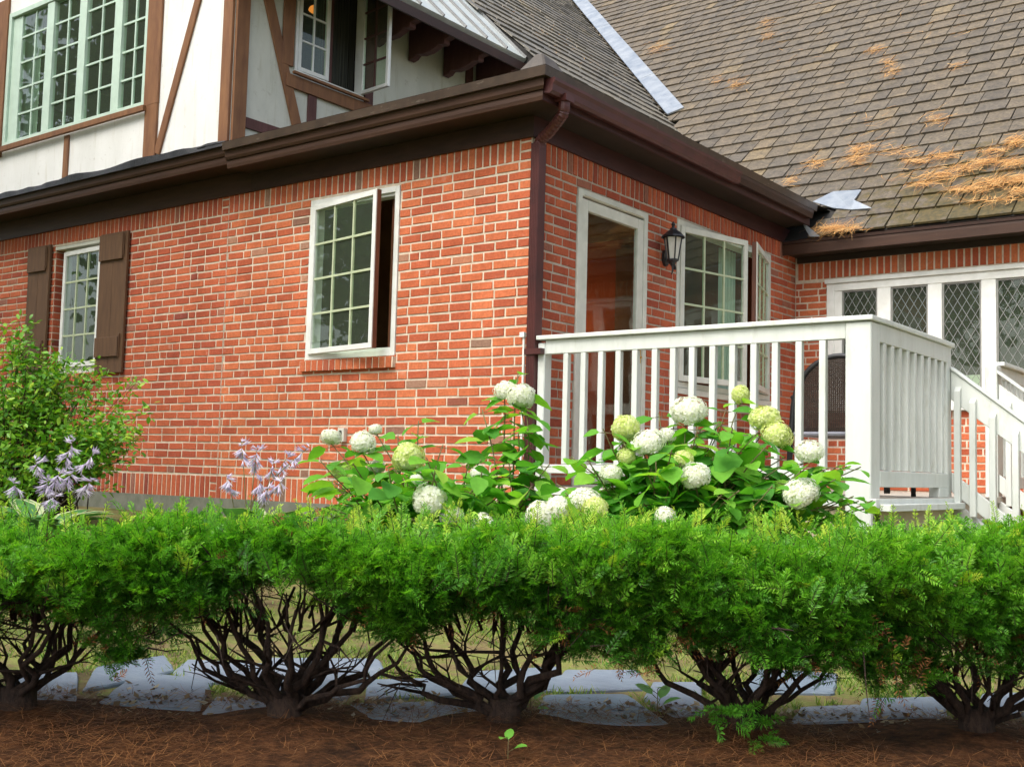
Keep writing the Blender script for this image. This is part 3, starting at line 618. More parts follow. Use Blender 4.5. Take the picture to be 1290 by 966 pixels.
# ================================================================== ROOFS
TM = math.tan(rad(41)); Z0M = 2.475
zmain = lambda y: Z0M + (y-4.22)*TM
TP = .8925; zP = lambda x: 4.491 + (-2.409-x)*TP
VA, VB = np.array([-3.071, 7.227, 5.082]), np.array([-8.893, 13.205, 10.278])
xv = lambda y: VA[0] + (y-VA[1])/(VB[1]-VA[1])*(VB[0]-VA[0])
def slate_roof(e0, e1, e2, nrm, s_range, t_max, expo, keep, ww):
    """e0 origin at the eave, e1 along it, e2 up the slope"""
    mb = MB(); e0, e1, e2, nrm = [np.array(q, float) for q in (e0, e1, e2, nrm)]
    k = 0
    while k*expo < t_max:
        t0 = k*expo; x = s_range[0]-random.uniform(0, .3)
        while x < s_range[1]:
            w = random.uniform(*ww)
            if k == 0: w *= 1.15
            c0 = e0+e1*(x+w/2)+e2*(t0+expo*.4)
            if keep(c0):
                g = random.uniform(.003, .008); lo, hi = .022+random.uniform(0, .010), .004; dt = random.uniform(-.006, .006); tb = random.uniform(-.005, .005)
                P_ = lambda s, t, h: e0+e1*s+e2*t+nrm*h
                b = [P_(x+g, t0+dt, lo-.022), P_(x+w-g, t0+dt+tb, lo-.022), P_(x+w-g, t0+expo+.05, hi-.004), P_(x+g, t0+expo+.05, hi-.004)]
                tp = [P_(x+g+random.uniform(0, .004), t0+dt, lo), P_(x+w-g-random.uniform(0, .004), t0+dt+tb, lo), P_(x+w-g, t0+expo+.05, hi), P_(x+g, t0+expo+.05, hi)]
                mb.add(b+tp, [(4, 5, 6, 7), (0, 1, 5, 4), (1, 2, 6, 5), (3, 0, 4, 7)])
            x += w
        k += 1
    return mb
cm, sm = math.cos(rad(41)), math.sin(rad(41))
zlow = lambda x: 2.812+.15*(.35-x)
mr = slate_roof((0, 4.22, Z0M), (1, 0, 0), (0, cm, sm), (0, -sm, cm), (-9, 6.6), 13.0, .285, lambda c: c[0] > xv(c[1])-.05 and (c[1] > 6.2 or c[0] > -2.5) and (c[0] > .42 or c[2] > zlow(c[0])-.05), (.16, .32))
mro = mr.build('slate_roof', m_slate, house, fix=False)
mb = MB(); mb.add([(6.7, 4.23, Z0M-.012), (.0, 4.23, Z0M-.012), (-2.5, 4.9, zmain(4.9)-.02), (-2.5, 7.2, zmain(7.2)-.02), (-9.2, 14.0, zmain(14)-.02), (6.7, 14.0, zmain(14)-.02)], [(0, 1, 2, 3, 4, 5)])
mb.add([(-9.6, 14.0, zmain(14)-.02), (6.7, 14, zmain(14)-.02), (6.7, 22, 3), (-9.6, 22, 3)], [(0, 1, 2, 3)])
mb.build('roof_deck', m_under, mro, fix=False)
lp_ = math.sqrt(1+TP*TP)
pr = slate_roof((-2.28, 3.57, zP(-2.28)), (0, 1, 0), (-1/lp_, 0, TP/lp_), (TP/lp_, 0, 1/lp_), (0, 10), 10.2, .30, lambda c: c[1] > 3.57 and c[0] < xv(c[1])+.12, (.2, .36))
pro = pr.build('slate_roof', m_slate_p, house, fix=False)
mb = MB(); mb.add([(-2.3, 3.56, zP(-2.3)-.015), (-2.3, 7.0, zP(-2.3)-.015), tuple(VA-[0, 0, .015]), (-9.0, xv and 13.3, zP(-9.0)-.015), (-9.0, 3.56, zP(-9.0)-.015)], [(0, 1, 2, 3, 4)])
mb.add([(-2.3, 3.56, zP(-2.3)-.2), (-9, 3.56, zP(-9)-.2), (-9, 3.56, zP(-9)-.012), (-2.3, 3.56, zP(-2.3)-.012)], [(0, 1, 2, 3)])
mb.add([(-2.31, 3.56, zP(-2.3)-.16), (-2.31, 7.2, zP(-2.3)-.16), (-2.31, 7.2, zP(-2.3)-.016), (-2.31, 3.56, zP(-2.3)-.016)], [(0, 1, 2, 3)])
mb.add([(-2.31, 3.56, zP(-2.3)-.16), (-2.31, 7.2, zP(-2.3)-.16), (-3.4, 7.2, zP(-2.3)-.16), (-3.4, 3.56, zP(-2.3)-.16)], [(0, 1, 2, 3)])
mb.build('roof_deck', m_under, pro, fix=False)
# valley flashing
vd = (VB-VA)/np.linalg.norm(VB-VA); nm_ = np.array([0, -sm, cm]); sd_ = np.cross(vd, nm_); sd_ *= np.sign(sd_[0])
nP = np.array([TP/lp_, 0, 1/lp_]); sp_ = np.cross(vd, nP); sp_ *= -np.sign(sp_[1]); mb = MB(); segs = 5; A0 = VA-vd*.10; Ltot = np.linalg.norm(VB-VA)+.6
for i in range(segs):
    a, b = A0+vd*Ltot*i/segs, A0+vd*(Ltot*(i+1)/segs+.06); h = .034-.004*i*0+.003*(i % 2)
    prof = lambda P_: [P_+sp_*.07+nP*.058, P_+(nP+nm_)*.036, P_+sd_*.10+nm_*(h+.022), P_+sd_*.27+nm_*(h+.018)]
    pa, pb = prof(a), prof(b)
    for j in range(3): mb.quad(pa[j], pb[j], pb[j+1], pa[j+1])
    mb.quad(pa[3], pb[3], pb[3]-nm_*.02, pa[3]-nm_*.02)
    for j in range(3): mb.quad(pa[j], pa[j+1], pa[j+1]-nm_*.02, pa[j]-nm_*.02)
mb.build('valley_flashing', m_flash, house, fix=False)
# pale standing seam roof over the casement
er, ez = -2.75, 4.69; mb = MB(); ln = 6.4
for y0, y1 in ((-.45, 3.55),):
    dx = ln*math.cos(rad(45)); n45 = np.array([.7071, 0, .7071])
    a, b = np.array([er, y0, ez]), np.array([er, y1, ez]); u = np.array([-.7071, 0, .7071])*ln
    mb.hexa([a-n45*.05, b-n45*.05, b+u-n45*.05, a+u-n45*.05, a, b, b+u, a+u], 0)
    y = y1-.012
    while y > y0: 
        p0 = np.array([er, y, ez])+n45*.014; mb.bar(p0+u*.0005, p0+u*.995, .016, .026, n45, 1); y -= .352
mo = mb.build('metal_roof', [m_metalroof, m_seam], house)
mb = MB(); mb.hexa([(er-.01, -.44, ez-.16), (er+.012, -.44, ez-.16), (er+.012, 3.54, ez-.16), (er-.01, 3.54, ez-.16), (er-.01, -.44, ez-.065), (er+.012, -.44, ez-.065), (er+.012, 3.54, ez-.065), (er-.01, 3.54, ez-.065)])
mb.quad((er, -.44, ez-.09), (XS, -.44, ez-.09+.61), (XS, 3.54, ez-.09+.61), (er, 3.54, ez-.09))
mb.build('eave', m_brown, house)
mb = MB(); R0 = np.array([er, 0, ez])+np.array([-.7071, 0, .7071])*6.4; mb.quad((R0[0], -.45, R0[2]), (R0[0], 3.55, R0[2]), (-11.5, 3.55, 5.0), (-11.5, -.45, 5.0)); mb.quad((-9, 3.56, zP(-9)), (-9, 14, zP(-9)), (-13, 14, 6), (-13, 3.56, 6)); mb.build('slate_roof', m_slate_p, house, fix=False)
def bracket(y):
    mb = MB(); prof = [(XS+.02, ez+.44), (er-.02, ez-.10), (er-.02, ez-.16), (er-.09, ez-.17), (er-.09, ez-.21), (er-.11, ez-.222), (er-.17, ez-.21), (er-.22, ez-.235), (er-.30, ez-.26), (er-.40, ez-.265), (er-.48, ez-.25), (er-.52, ez-.285), (XS+.02, ez-.30)]
    mb.prism([(x, y-.045, z) for x, z in prof], (0, .09, 0)); mb.build('eave_bracket', m_timber_dk, house, bevel=.004)
for px, py in ((520, 13), (563, 35), (606, 55), (646, 74)): bracket(on_plane(px, py, (1, 0, 0), er-.1)[1])
# low roof behind the cornice, hip cap, snow guards
mb = MB(); mb.add([(-3.36, -.35, 2.806), (.352, -.35, 2.806), (-3.36, 3.36, 2.806+.15*3.71)], [(0, 1, 2)]); mb.add([(.352, -.352, 2.806), (.352, 4.9, 2.806), (-2.42, 4.9, zlow(-2.42)), (-3.36, 3.36, zlow(-3.36))], [(0, 1, 2, 3)])
mb.build('low_roof', m_under, house, fix=False)
mb = MB(); c0 = np.array([.255, -.275, 2.80]); mb.add([c0+[-.14, -.075, 0], c0+[.09, -.075, 0], c0+[.09, .18, 0], c0+[-.14, .16, .02], c0+[-.03, -.02, .12], c0+[.03, -.02, .115], c0+[.03, .12, .10], c0+[-.04, .12, .10]], [(0, 1, 5, 4), (1, 2, 6, 5), (2, 3, 7, 6), (3, 0, 4, 7), (4, 5, 6, 7)])
mb.build('hip_cap', m_hipcap, house, bevel=.012)
for x in (-2.5, -1.75, -1.15, -.55, -2.0): mb = MB(); mb.box((x-.06, .45, 2.93), (x+.06, .47, 3.12)); mb.build('snow_guard', m_hipcap, house)
for y in (.55, 1.2, 1.75): mb = MB(); mb.box((.20, y-.05, 2.82), (.22, y+.05, 2.875)); mb.build('snow_guard', m_hipcap, house)
# loose pale metal at the inner corner of the eaves
nM = np.array([0, -sm, cm]); dM = nM@np.array([0, 4.22, Z0M])
om = lambda px, py, h=.03: on_plane(px, py, nM, dM+h)
mb = MB(); q = [om(1024, 254), om(1050, 241), om(1085, 239), om(1076, 252, .06), (om(1098, 262, .05)), om(1072, 264), om(1050, 262)]
mb.prism(q, -nM*.012); mb.build('corner_flashing', m_flash, house)
mb = MB(); q = [om(1058, 270, .02), om(1080, 268, .02), om(1073, 287, .02), om(1050, 290, .02), om(1036, 284, .02)]; mb.prism(q, -nM*.012); mb.build('corner_flashing', m_hipcap, house)
a_, b_, c_, d_ = [on_plane(x, y, (0, 1, 0), 4.20) for x, y in ((1010, 279), (1033, 298), (1020, 298), (1013, 286))]
mb = MB(); mb.prism([a_, b_, c_, d_], (0, .012, 0)); mb.build('corner_flashing', m_flash, house)

# pine needles lying on the roof
RB = []
def strands(mk, n, ln, wd, bend, up, seedpts):
    pass
def ribbons(P0, D0, Nn, ln, wd, bend, seg=3):
    """P0 (n,3) starts, D0 (n,3) directions, Nn surface normals -> quads of curved ribbons"""
    n = len(P0); B = np.cross(D0, Nn); B /= np.linalg.norm(B, axis=1, keepdims=True)+1e-9
    out = []; t = np.linspace(0, 1, seg+1)
    pts = [P0 + D0*(ln*tt)[:, None] + B*(bend*ln*tt*tt)[:, None] + Nn*(.35*ln*np.abs(bend)*(tt-tt*tt))[:, None] for tt in t]
    for i in range(seg):
        w0 = wd*(1-.5*t[i]); w1 = wd*(1-.5*t[i+1]) if i < seg-1 else wd*.25
        out.append(np.stack([pts[i]-B*w0, pts[i]+B*w0, pts[i+1]+B*w1, pts[i+1]-B*w1], 1))
    return np.concatenate(out)
e1_, e2_ = np.array([1., 0, 0]), np.array([0, cm, sm]); Q = []
clumps = [(1155, 203, 22, 4, 60), (1190, 196, 20, 4, 60), (1185, 220, 22, 4, 90), (1215, 212, 22, 4, 80), (1220, 238, 26, 4, 100), (1250, 230, 22, 5, 90), (1245, 203, 18, 5, 80), (1280, 178, 14, 6, 80), (1275, 205, 18, 4, 80), (1280, 226, 18, 5, 90), (1250, 190, 24, 3, 50), (1285, 240, 14, 4, 60), (1130, 192, 30, 3, 40), (1100, 186, 26, 3, 26), (1165, 232, 22, 3, 40), (1028, 206, 15, 6, 50), (1078, 200, 12, 10, 60), (1082, 187, 10, 5, 30), (996, 228, 7, 5, 22), (928, 106, 10, 8, 50), (828, 60, 16, 7, 60), (902, 100, 7, 5, 18), (965, 32, 9, 10, 30), (968, 46, 8, 6, 24), (1100, 63, 14, 5, 36), (1122, 90, 8, 10, 36), (1118, 78, 8, 6, 24), (1205, 82, 8, 6, 16), (1180, 150, 16, 9, 40), (1060, 288, 22, 3, 120), (1045, 287, 14, 3, 70), (1100, 160, 30, 20, 20), (1250, 252, 50, 5, 60), (1160, 222, 50, 8, 30), (1010, 60, 60, 40, 16), (1200, 40, 70, 30, 14)]
for px, py, rx, ry, n in clumps:
    P0 = np.array([om(px+random.gauss(0, rx*.5), py+random.gauss(0, ry*.5) - .12*(0), .02+random.uniform(0, .06)) for _ in range(n)])
    th = RNG.normal(0.1, .55, n); th += RNG.integers(0, 2, n)*PI
    D0 = np.cos(th)[:, None]*e1_+np.sin(th)[:, None]*e2_
    Q.append(ribbons(P0-D0*.05, D0, np.repeat(nM[None], n, 0), RNG.uniform(.06, .22, n), np.full((n, 1), .0034), RNG.uniform(-1.3, .3, n)))
QF = np.concatenate(Q); tag(quads_obj('fallen_pine_needles', QF, m_rooflitter), 'orange dry pine needles lying in drifts on the mossy slate roof', 'pine needles', kind='stuff')
# needles caught on the side slope
P0 = np.array([(x, y, zP(x)+.03) for x, y in [(RNG.uniform(-8, -3.2), RNG.uniform(4.6, 9)) for _ in range(260)] if y < 7.2 or x > xv(y)])
lpn = np.array([TP/lp_, 0, 1/lp_]); th = RNG.uniform(0, 6.28, len(P0)); D0 = np.cos(th)[:, None]*np.array([0, 1., 0])+np.sin(th)[:, None]*np.array([-1/lp_, 0, TP/lp_])
tag(quads_obj('fallen_pine_needles', ribbons(P0, D0, np.repeat(lpn[None], len(P0), 0), RNG.uniform(.08, .2, len(P0)), np.full((len(P0), 1), .004), RNG.uniform(-.9, .9, len(P0))), m_rooflitter), 'few scattered orange pine needles on the steep grey slates beside the metal roof', 'pine needles', kind='stuff')

# ================================================================== DECK
def gz(x, y):
    v = (np.array([x, y, 0])-CAM)@HF
    return -.62 + .27*min(max((v-4.8)/2.9, 0), 1)
deck = empty('porch_deck', (1.2, 2.2, -.5), 'white painted porch deck with picket railings and side steps beside the brick wall', 'porch')
DX = 2.425; YE = 1.55; YF = 2.72
mb = MB(); mb.box((.004, .02, -.045), (DX+.02, DB-.035, -.003)); k = 0
mb.build('deck_floor', m_decktop, deck)
mb = MB()
for i, (z0, z1) in enumerate(((-.20, -.05), (-.36, -.205), (-.52, -.365))):
    mb.box((.0845, .035, z0), (DX, .058, z1)); mb.box((DX-.022, .0585, z0), (DX, YE+1.4, z1))
mb.build('skirt', m_skirt, deck, bevel=.003)
mb = MB(); mb.box((.0845, .0, -.055), (DX+.03, .032, -.006)); mb.box((DX+.002, .033, -.058), (DX+.03, YE, -.006)); mb.box((DX+.0305, .05, -.075), (DX+.10, YE-.06, -.035)); mb.build('edge_board', m_deckwhite, deck, bevel=.003)
def post(x0, x1, y0, y1, z0, z1, name='post'):
    mb = MB(); mb.box((x0, y0, z0), (x1, y1, z1)); return mb.build(name, m_deckwhite, deck, bevel=.006)
post(.088, .148, .002, .09, -.5, .985); post(2.275, 2.425, -.002, .148, -.5, 1.0); post(2.315, 2.42, YE-.10, YE+.0, -.5, 1.012)
post(2.33, 2.42, YF, YF+.13, -.5, .99)
mb = MB()
def bld(n, a, b, bev=.004):
    mb = MB(); mb.box(a, b); return mb.build(n, m_deckwhite, deck, bevel=bev)
bld('top_rail', (.086, -.022, 1.004), (2.44, .17, 1.034)); bld('top_rail', (2.27, .172, 1.006), (2.44, YE+.02, 1.036))
bld('upper_rail', (.149, .006, .905), (2.274, .044, 1.002)); bld('upper_rail', (2.385, .149, .895), (2.423, YE-.101, 1.004))
bld('bottom_rail', (.149, .004, .090), (2.274, .046, .150)); bld('bottom_rail', (2.385, .149, .06), (2.426, YE-.101, .155))
bld('rail_foot', (.10, .045, -.003), (.17, .085, .09)); bld('rail_foot', (2.36, YE-.30, -.003), (2.43, YE-.11, .06))
def vpost(x, y, w=.038, z0=.152, z1=.903):
    mb = MB(); mb.box((x-w/2, y-w/2, z0), (x+w/2, y+w/2, z1)); return mb.build('baluster', m_deckwhite, deck, bevel=.003)
for px in (713, 735, 757, 779, 800, 825, 848, 872, 898, 923, 950, 977, 1007, 1037):
    P_ = on_plane(px, 520, (0, 1, 0), .025); vpost(P_[0], .025, .040)
for i in range(9): vpost(2.404, .235+i*.139, .042, .157, .893)
# steps going down to the right, with two sloping rails
SL = -.79
def slope_board(y0, y1, xa, xb, ztop, h, name):
    mb = MB(); z = lambda x: ztop+SL*(x-xa)
    mb.hexa([(xa, y0, z(xa)-h), (xb, y0, z(xb)-h), (xb, y1, z(xb)-h), (xa, y1, z(xa)-h), (xa, y0, z(xa)), (xb, y0, z(xb)), (xb, y1, z(xb)), (xa, y1, z(xa))])
    return mb.build(name, m_deckwhite, deck, bevel=.004)
slope_board(YE-.025, YE+.012, 2.424, 3.75, .852, .20, 'stair_rail'); slope_board(YE-.04, YE+.055, 2.424, 3.75, .876, .022, 'stair_rail')
slope_board(YE-.025, YE+.012, 2.424, 3.5, .165, .13, 'stair_rail')
slope_board(YF+.02, YF+.057, 2.424, 3.75, .852, .22, 'stair_rail'); slope_board(YF-.02, YF+.10, 2.424, 3.75, .95, .022, 'stair_rail'); slope_board(YF+.02, YF+.057, 2.424, 3.5, .165, .13, 'stair_rail')
for yb, xs_ in ((YE-.046, (2.472, 2.57, 2.695, 2.835, 2.975, 3.115, 3.255, 3.395, 3.535)), (YF, (2.50, 2.64, 2.78, 2.92, 3.06, 3.2, 3.34, 3.48))):
    for x in xs_:
        zt = .735+SL*(x-2.45); zb = -.03+SL*(x-2.45); w = .02
        mb = MB(); mb.hexa([(x-w, yb-w, zb), (x+w, yb-w, zb), (x+w, yb+w, zb), (x-w, yb+w, zb), (x-w, yb-w, zt-.012), (x+w, yb-w, zt-.012), (x+w, yb+w, zt+.02), (x-w, yb+w, zt+.02)]); mb.build('baluster', m_deckwhite, deck, bevel=.003)
for i in range(3):
    x = 2.45+i*.28; z = -.15-.15*i; mb = MB(); mb.box((x, YE+.06, z-.04), (x+.30, YF-.02, z)); mb.box((x, YE+.062, z-.15), (x+.02, YF-.022, z-.041)); mb.build('step', m_decktop, deck, bevel=.004)
slope_board(YE+.014, YE+.05, 2.427, 3.4, -.02, .26, 'stringer'); slope_board(YF-.018, YF+.018, 2.427, 3.4, -.02, .26, 'stringer')
post(3.70, 3.80, YE-.05, YE+.05, -.75, .10); post(3.70, 3.80, YF, YF+.10, -.75, .10)
# railing that continues behind the steps
bld('top_rail', (2.33, YF+.14, 1.0), (2.44, 4.54, 1.03)); bld('upper_rail', (2.36, YF+.14, .90), (2.40, 4.54, .998)); bld('bottom_rail', (2.36, YF+.14, .06), (2.40, 4.54, .15))
for i in range(12): vpost(2.38, YF+.22+i*.139, .04, .152, .898)

# ================================================================== LANTERN AND CHAIR
ln = empty('wall_lantern', (0.0, 1.88, 1.9), 'black coach lantern with frosted panes on the brick between door and window', 'wall lamp')
LX, LY, LZ = .13, 1.80, 1.86
mb = MB(); mb.prism([(.004, 1.88+.048*math.cos(2*PI*j/16), 1.90+.07*math.sin(2*PI*j/16)) for j in range(16)], (.024, 0, 0)); mb.build('wall_plate', m_black, ln)
mb = MB(); t = np.linspace(0, 1, 14); mb.tube([(.02+.11*math.sin(a*PI*.75)+.01, 1.88-.08*a, 1.90-.10*math.sin(a*PI)-.02*a) for a in t], .009, 7); mb.tube([(.13, LY, 1.83), (.13, LY, 1.77), (.12, LY, 1.74)], [.012, .008, .004], 7); mb.build('scroll_arm', m_black, ln)
mb = MB(); n = 6; rb, rt, zb, zt = .045, .075, LZ, LZ+.19
ring = lambda r, z: [np.array([LX+r*math.cos(2*PI*j/n+.3), LY+r*math.sin(2*PI*j/n+.3), z]) for j in range(n)]
a, b = ring(rb, zb), ring(rt, zt)
for j in range(n): mb.bar(a[j], b[j], .010, .010, (0, 0, 1)); mb.bar(a[j], a[(j+1) % n], .012, .012); mb.bar(b[j], b[(j+1) % n], .014, .014)
mb.lathe([(0, -.05), (.018, -.045), (.022, -.025), (.05, -.005), (.048, .004)], (LX, LY, zb), 12)
mb.build('cage', m_black, ln)
mb = MB(); mb.lathe([(.10, -.004), (.094, .010), (.055, .045), (.030, .06), (.026, .075), (.012, .08), (.012, .095), (.018, .105), (.010, .122), (0, .135)], (LX, LY, zt), 12); mb.build('cap', m_black, ln)
mb = MB(); a, b = ring(rb-.004, zb), ring(rt-.004, zt)
for j in range(n): mb.quad(a[j], a[(j+1) % n], b[(j+1) % n], b[j])
mb.build('lamp_glass', m_frost, ln, fix=False)

ch = empty('wicker_chair', (2.0, .75, 0), 'dark wicker patio chair with rounded back behind the white railing', 'chair')
cx0, cy0 = 1.99, .62; hw = .30
mb = MB(); arch = []
for i in range(25):
    a = PI*i/24; arch.append((cx0-hw*math.cos(a)*(1 if True else 1), cy0+.03*math.sin(a), .48+.40*math.sin(a)**.8 if 0 < i < 24 else .48))
pts = [(cx0-hw-.02, cy0-.02, .02), (cx0-hw-.01, cy0-.01, .3)]+arch+[(cx0+hw+.01, cy0-.01, .3), (cx0+hw+.02, cy0-.02, .02)]
mb.tube(pts, .019, 9); mb.build('back_frame', m_black, ch, smooth=True)
mb = MB(); nc = 44
for i in range(nc):
    x = -hw+.015+(2*hw-.03)*i/(nc-1); top = .48+.39*max(0, 1-(x/hw)**2)**.42
    mb.bar((cx0+x, cy0+.01, .40), (cx0+x, cy0+.022, top-.005), .0095, .006, (0, 1, 0))
for k in range(36):
    z = .41+k*.0134; 
    half = hw*math.sqrt(max(0, 1-max(0, (z-.48)/.39)**2.2)) if z > .48 else hw
    if half > .05: mb.bar((cx0-half+.01, cy0+.017, z), (cx0+half-.01, cy0+.017, z), .010, .0085, (0, 0, 1))
mb.build('woven_back', m_wicker, ch)
mb = MB(); mb.box((cx0-hw+.01, cy0+.02, .375), (cx0+hw-.01, cy0+.52, .425)); mb.build('seat', m_wicker, ch, bevel=.015)
mb = MB(); mb.tube([(cx0-hw, cy0, .385), (cx0+hw, cy0, .385), (cx0+hw, cy0+.53, .385), (cx0-hw, cy0+.53, .385), (cx0-hw, cy0, .385)], .014, 7); mb.build('seat_frame', simple('grey tube', (.35, .36, .42), None, .4), ch)
for sx in (-1, 1):
    mb = MB(); mb.tube([(cx0+sx*hw, cy0, .62), (cx0+sx*(hw+.03), cy0+.2, .64), (cx0+sx*(hw+.03), cy0+.45, .62), (cx0+sx*hw, cy0+.53, .54), (cx0+sx*hw, cy0+.54, .0)], .016, 8); mb.build('armrest', m_black, ch, smooth=True)
from mathutils import noise as mnoise
ns = lambda a, b, s=3.0, o=0: mnoise.noise(Vector((a*s+o, b*s, 3.3)))

# ================================================================== GROUND
def sheet(name, u0, u1, v0, v1, nu, nv, dz, mat, mound=None, ragged=0):
    us, vs = np.linspace(u0, u1, nu), np.linspace(v0, v1, nv); V = []
    for v in vs:
        for u in us:
            vv = v
            if ragged and v in (vs[0], vs[-1]): vv = v+ragged*(math.sin(u*5.1)+.6*math.sin(u*11.7+1))
            p = W(u, vv, 0); z = gz(p[0], p[1])+dz
            if mound: z += mound(u, vv)
            V.append((p[0], p[1], z))
    F = [(j*nu+i, j*nu+i+1, (j+1)*nu+i+1, (j+1)*nu+i) for j in range(nv-1) for i in range(nu-1)]
    me = bpy.data.meshes.new(name); me.from_pydata(V, [], F); me.materials.append(mat)
    me.polygons.foreach_set('use_smooth', [True]*len(F)); me.update()
    o = bpy.data.objects.new(name, me); COL.objects.link(o); return o
def ground_mat(name, stops, sc, bump, stretch=None):
    n = N(name); c = n.ramp(n.noise(sc, 8, .7, stretch), stops); c = n.mix(1.0, c, n.ramp(n.noise(sc*.22, 5, .7), [(.36, (.55, .55, .55)), (.62, (1.3, 1.25, 1.2))]), 'MULTIPLY'); n.col(c); n.bump(n.noise(sc*3, 6, .7), bump, .02); n.set(Roughness=.95, Specular_IOR_Level=.15); return n.m
m_soil = ground_mat('garden soil and thin grass', [(.3, (.09, .065, .035)), (.45, (.20, .16, .075)), (.55, (.16, .19, .05)), (.7, (.26, .25, .10))], 7, .8)
m_mulch = ground_mat('pine needle mulch', [(.3, (.022, .011, .006)), (.5, (.075, .032, .013)), (.72, (.16, .07, .028))], 26, 1.0, (1, 1, 1))
TR_U = [(-1.33, 3.16), (-.60, 3.16), (.0, 3.17), (.655, 3.15), (1.315, 3.2)]
TR_EXT = [(-2.02, 3.15), (1.98, 3.2)]
def mound(u, v): return sum(.035*math.exp(-((u-a)**2+(v-b)**2)/.035) for a, b in TR_U+TR_EXT)
tag(sheet('ground', -60, 60, -60, 60, 97, 97, 0, m_soil), kind='structure')
tag(sheet('garden_bed', -4.5, 4.5, .6, 3.46, 160, 60, .006, m_mulch, mound, .022), kind='structure')
# flagstones
m_stone = N('blue grey flagstone'); n_ = m_stone
c = n_.ramp(n_.noise(3.2, 8, .72, (1, 1.0, 1)), [(.3, (.11, .145, .185)), (.5, (.17, .22, .275)), (.7, (.235, .29, .34))])
c = n_.mix(.3, c, n_.ramp(n_.objrand(), [(0, (.16, .20, .25)), (.5, (.24, .28, .34)), (1, (.30, .28, .34))]))
c = n_.mix(n_.ramp(n_.noise(5, 7, .75), [(.60, (0, 0, 0)), (.75, (.7, .7, .7))]), c, (.16, .13, .075))
n_.col(c); n_.bump(n_.noise(9, 7, .7, (.5, 1.6, 1)), .8, .015); n_.set(Roughness=.6, Specular_IOR_Level=.4); m_stone = n_.m
OUTL = []
STONES = [
 ([(130, 886), (175, 850), (262, 858), (245, 893)], 'pale flagstone with a broken front edge between the first two yew trunks from the left'),
 ([(258, 900), (275, 880), (330, 884), (335, 900)], 'low grey flagstone right behind the second yew trunk from the left'),
 ([(110, 868), (125, 842), (205, 828), (215, 846), (160, 858)], 'small bluish flagstone behind the low branches between the first two yew shrubs'),
 ([(10, 884), (30, 850), (95, 850), (92, 886)], 'flagstone half hidden behind the leftmost yew trunk'),
 ([(222, 848), (240, 833), (330, 838), (330, 858), (260, 858)], 'violet grey flagstone glimpsed between the branches of the second yew from the left'),
 ([(330, 852), (345, 831), (470, 832), (480, 850), (400, 860)], 'wide flagstone seen behind the right branches of the second yew from the left'),
 ([(325, 882), (345, 862), (450, 860), (430, 880)], 'dull flagstone crossed by the right limbs of the second yew from the left'),
 ([(452, 888), (470, 906), (600, 916), (612, 893), (560, 886)], 'long pale blue flagstone in front of the path, left of the middle yew trunk'),
 ([(465, 880), (470, 858), (560, 856), (570, 874)], 'flagstone behind the thin dead stem left of the middle yew trunk'),
 ([(580, 872), (600, 848), (700, 842), (705, 868)], 'lilac tinted flagstone directly behind the middle yew trunk'),
 ([(683, 908), (690, 878), (785, 877), (838, 914)], 'large pale blue flagstone with a slanting right edge, right of the middle yew trunk'),
 ([(705, 870), (715, 846), (800, 846), (812, 866)], 'flagstone under hanging yew sprays right of the middle yew trunk'),
 ([(815, 880), (825, 862), (880, 862), (885, 900), (850, 902)], 'bluish flagstone close to the left side of the fourth yew trunk'),
 ([(1000, 912), (1012, 893), (1080, 890), (1100, 908)], 'flagstone at the right foot of the fourth yew shrub'),
 ([(1085, 905), (1090, 882), (1180, 880), (1190, 904)], 'pale flagstone between the fourth and the rightmost yew trunk'),
 ([(940, 870), (960, 845), (1050, 850), (1045, 872)], 'flagstone seen through the stems of the fourth yew shrub'),
 ([(1230, 900), (1240, 876), (1310, 874), (1320, 900)], 'flagstone behind the rightmost yew trunk at the end of the hedge'),
]
for poly, lab in STONES:
    P_ = []
    for px, py in poly:
        q = on_plane(px, py, (0, 0, 1), -.612); P_.append(q)
    P_ = np.array(P_); ctr = P_.mean(0); out = []
    for i in range(len(P_)):
        a, b = P_[i], P_[(i+1) % len(P_)]
        for t in (.04, .2, .4, .6, .8, .96):
            p = a+(b-a)*t; k = 1.13-.035*random.random(); out.append(ctr+(p-ctr)*(k+random.uniform(-.018, .018)))
    out = np.array(out); mb = MB(); nn = len(out); inner = ctr+(out-ctr)*.965
    top = inner+np.c_[np.zeros((nn, 2)), .006+np.zeros(nn)]; low = out-np.array([0, 0, .05])
    mb.add(np.r_[low, out, top, [ctr+[0, 0, .007]]], [(i, (i+1) % nn, nn+(i+1) % nn, nn+i) for i in range(nn)]+[(nn+i, nn+(i+1) % nn, 2*nn+(i+1) % nn, 2*nn+i) for i in range(nn)]+[(2*nn+i, 2*nn+(i+1) % nn, 3*nn) for i in range(nn)])
    OUTL.append(out[:, :2]); o = mb.build('flagstone', m_stone); tag(o, lab, 'flagstone', 'flagstones of the garden path')

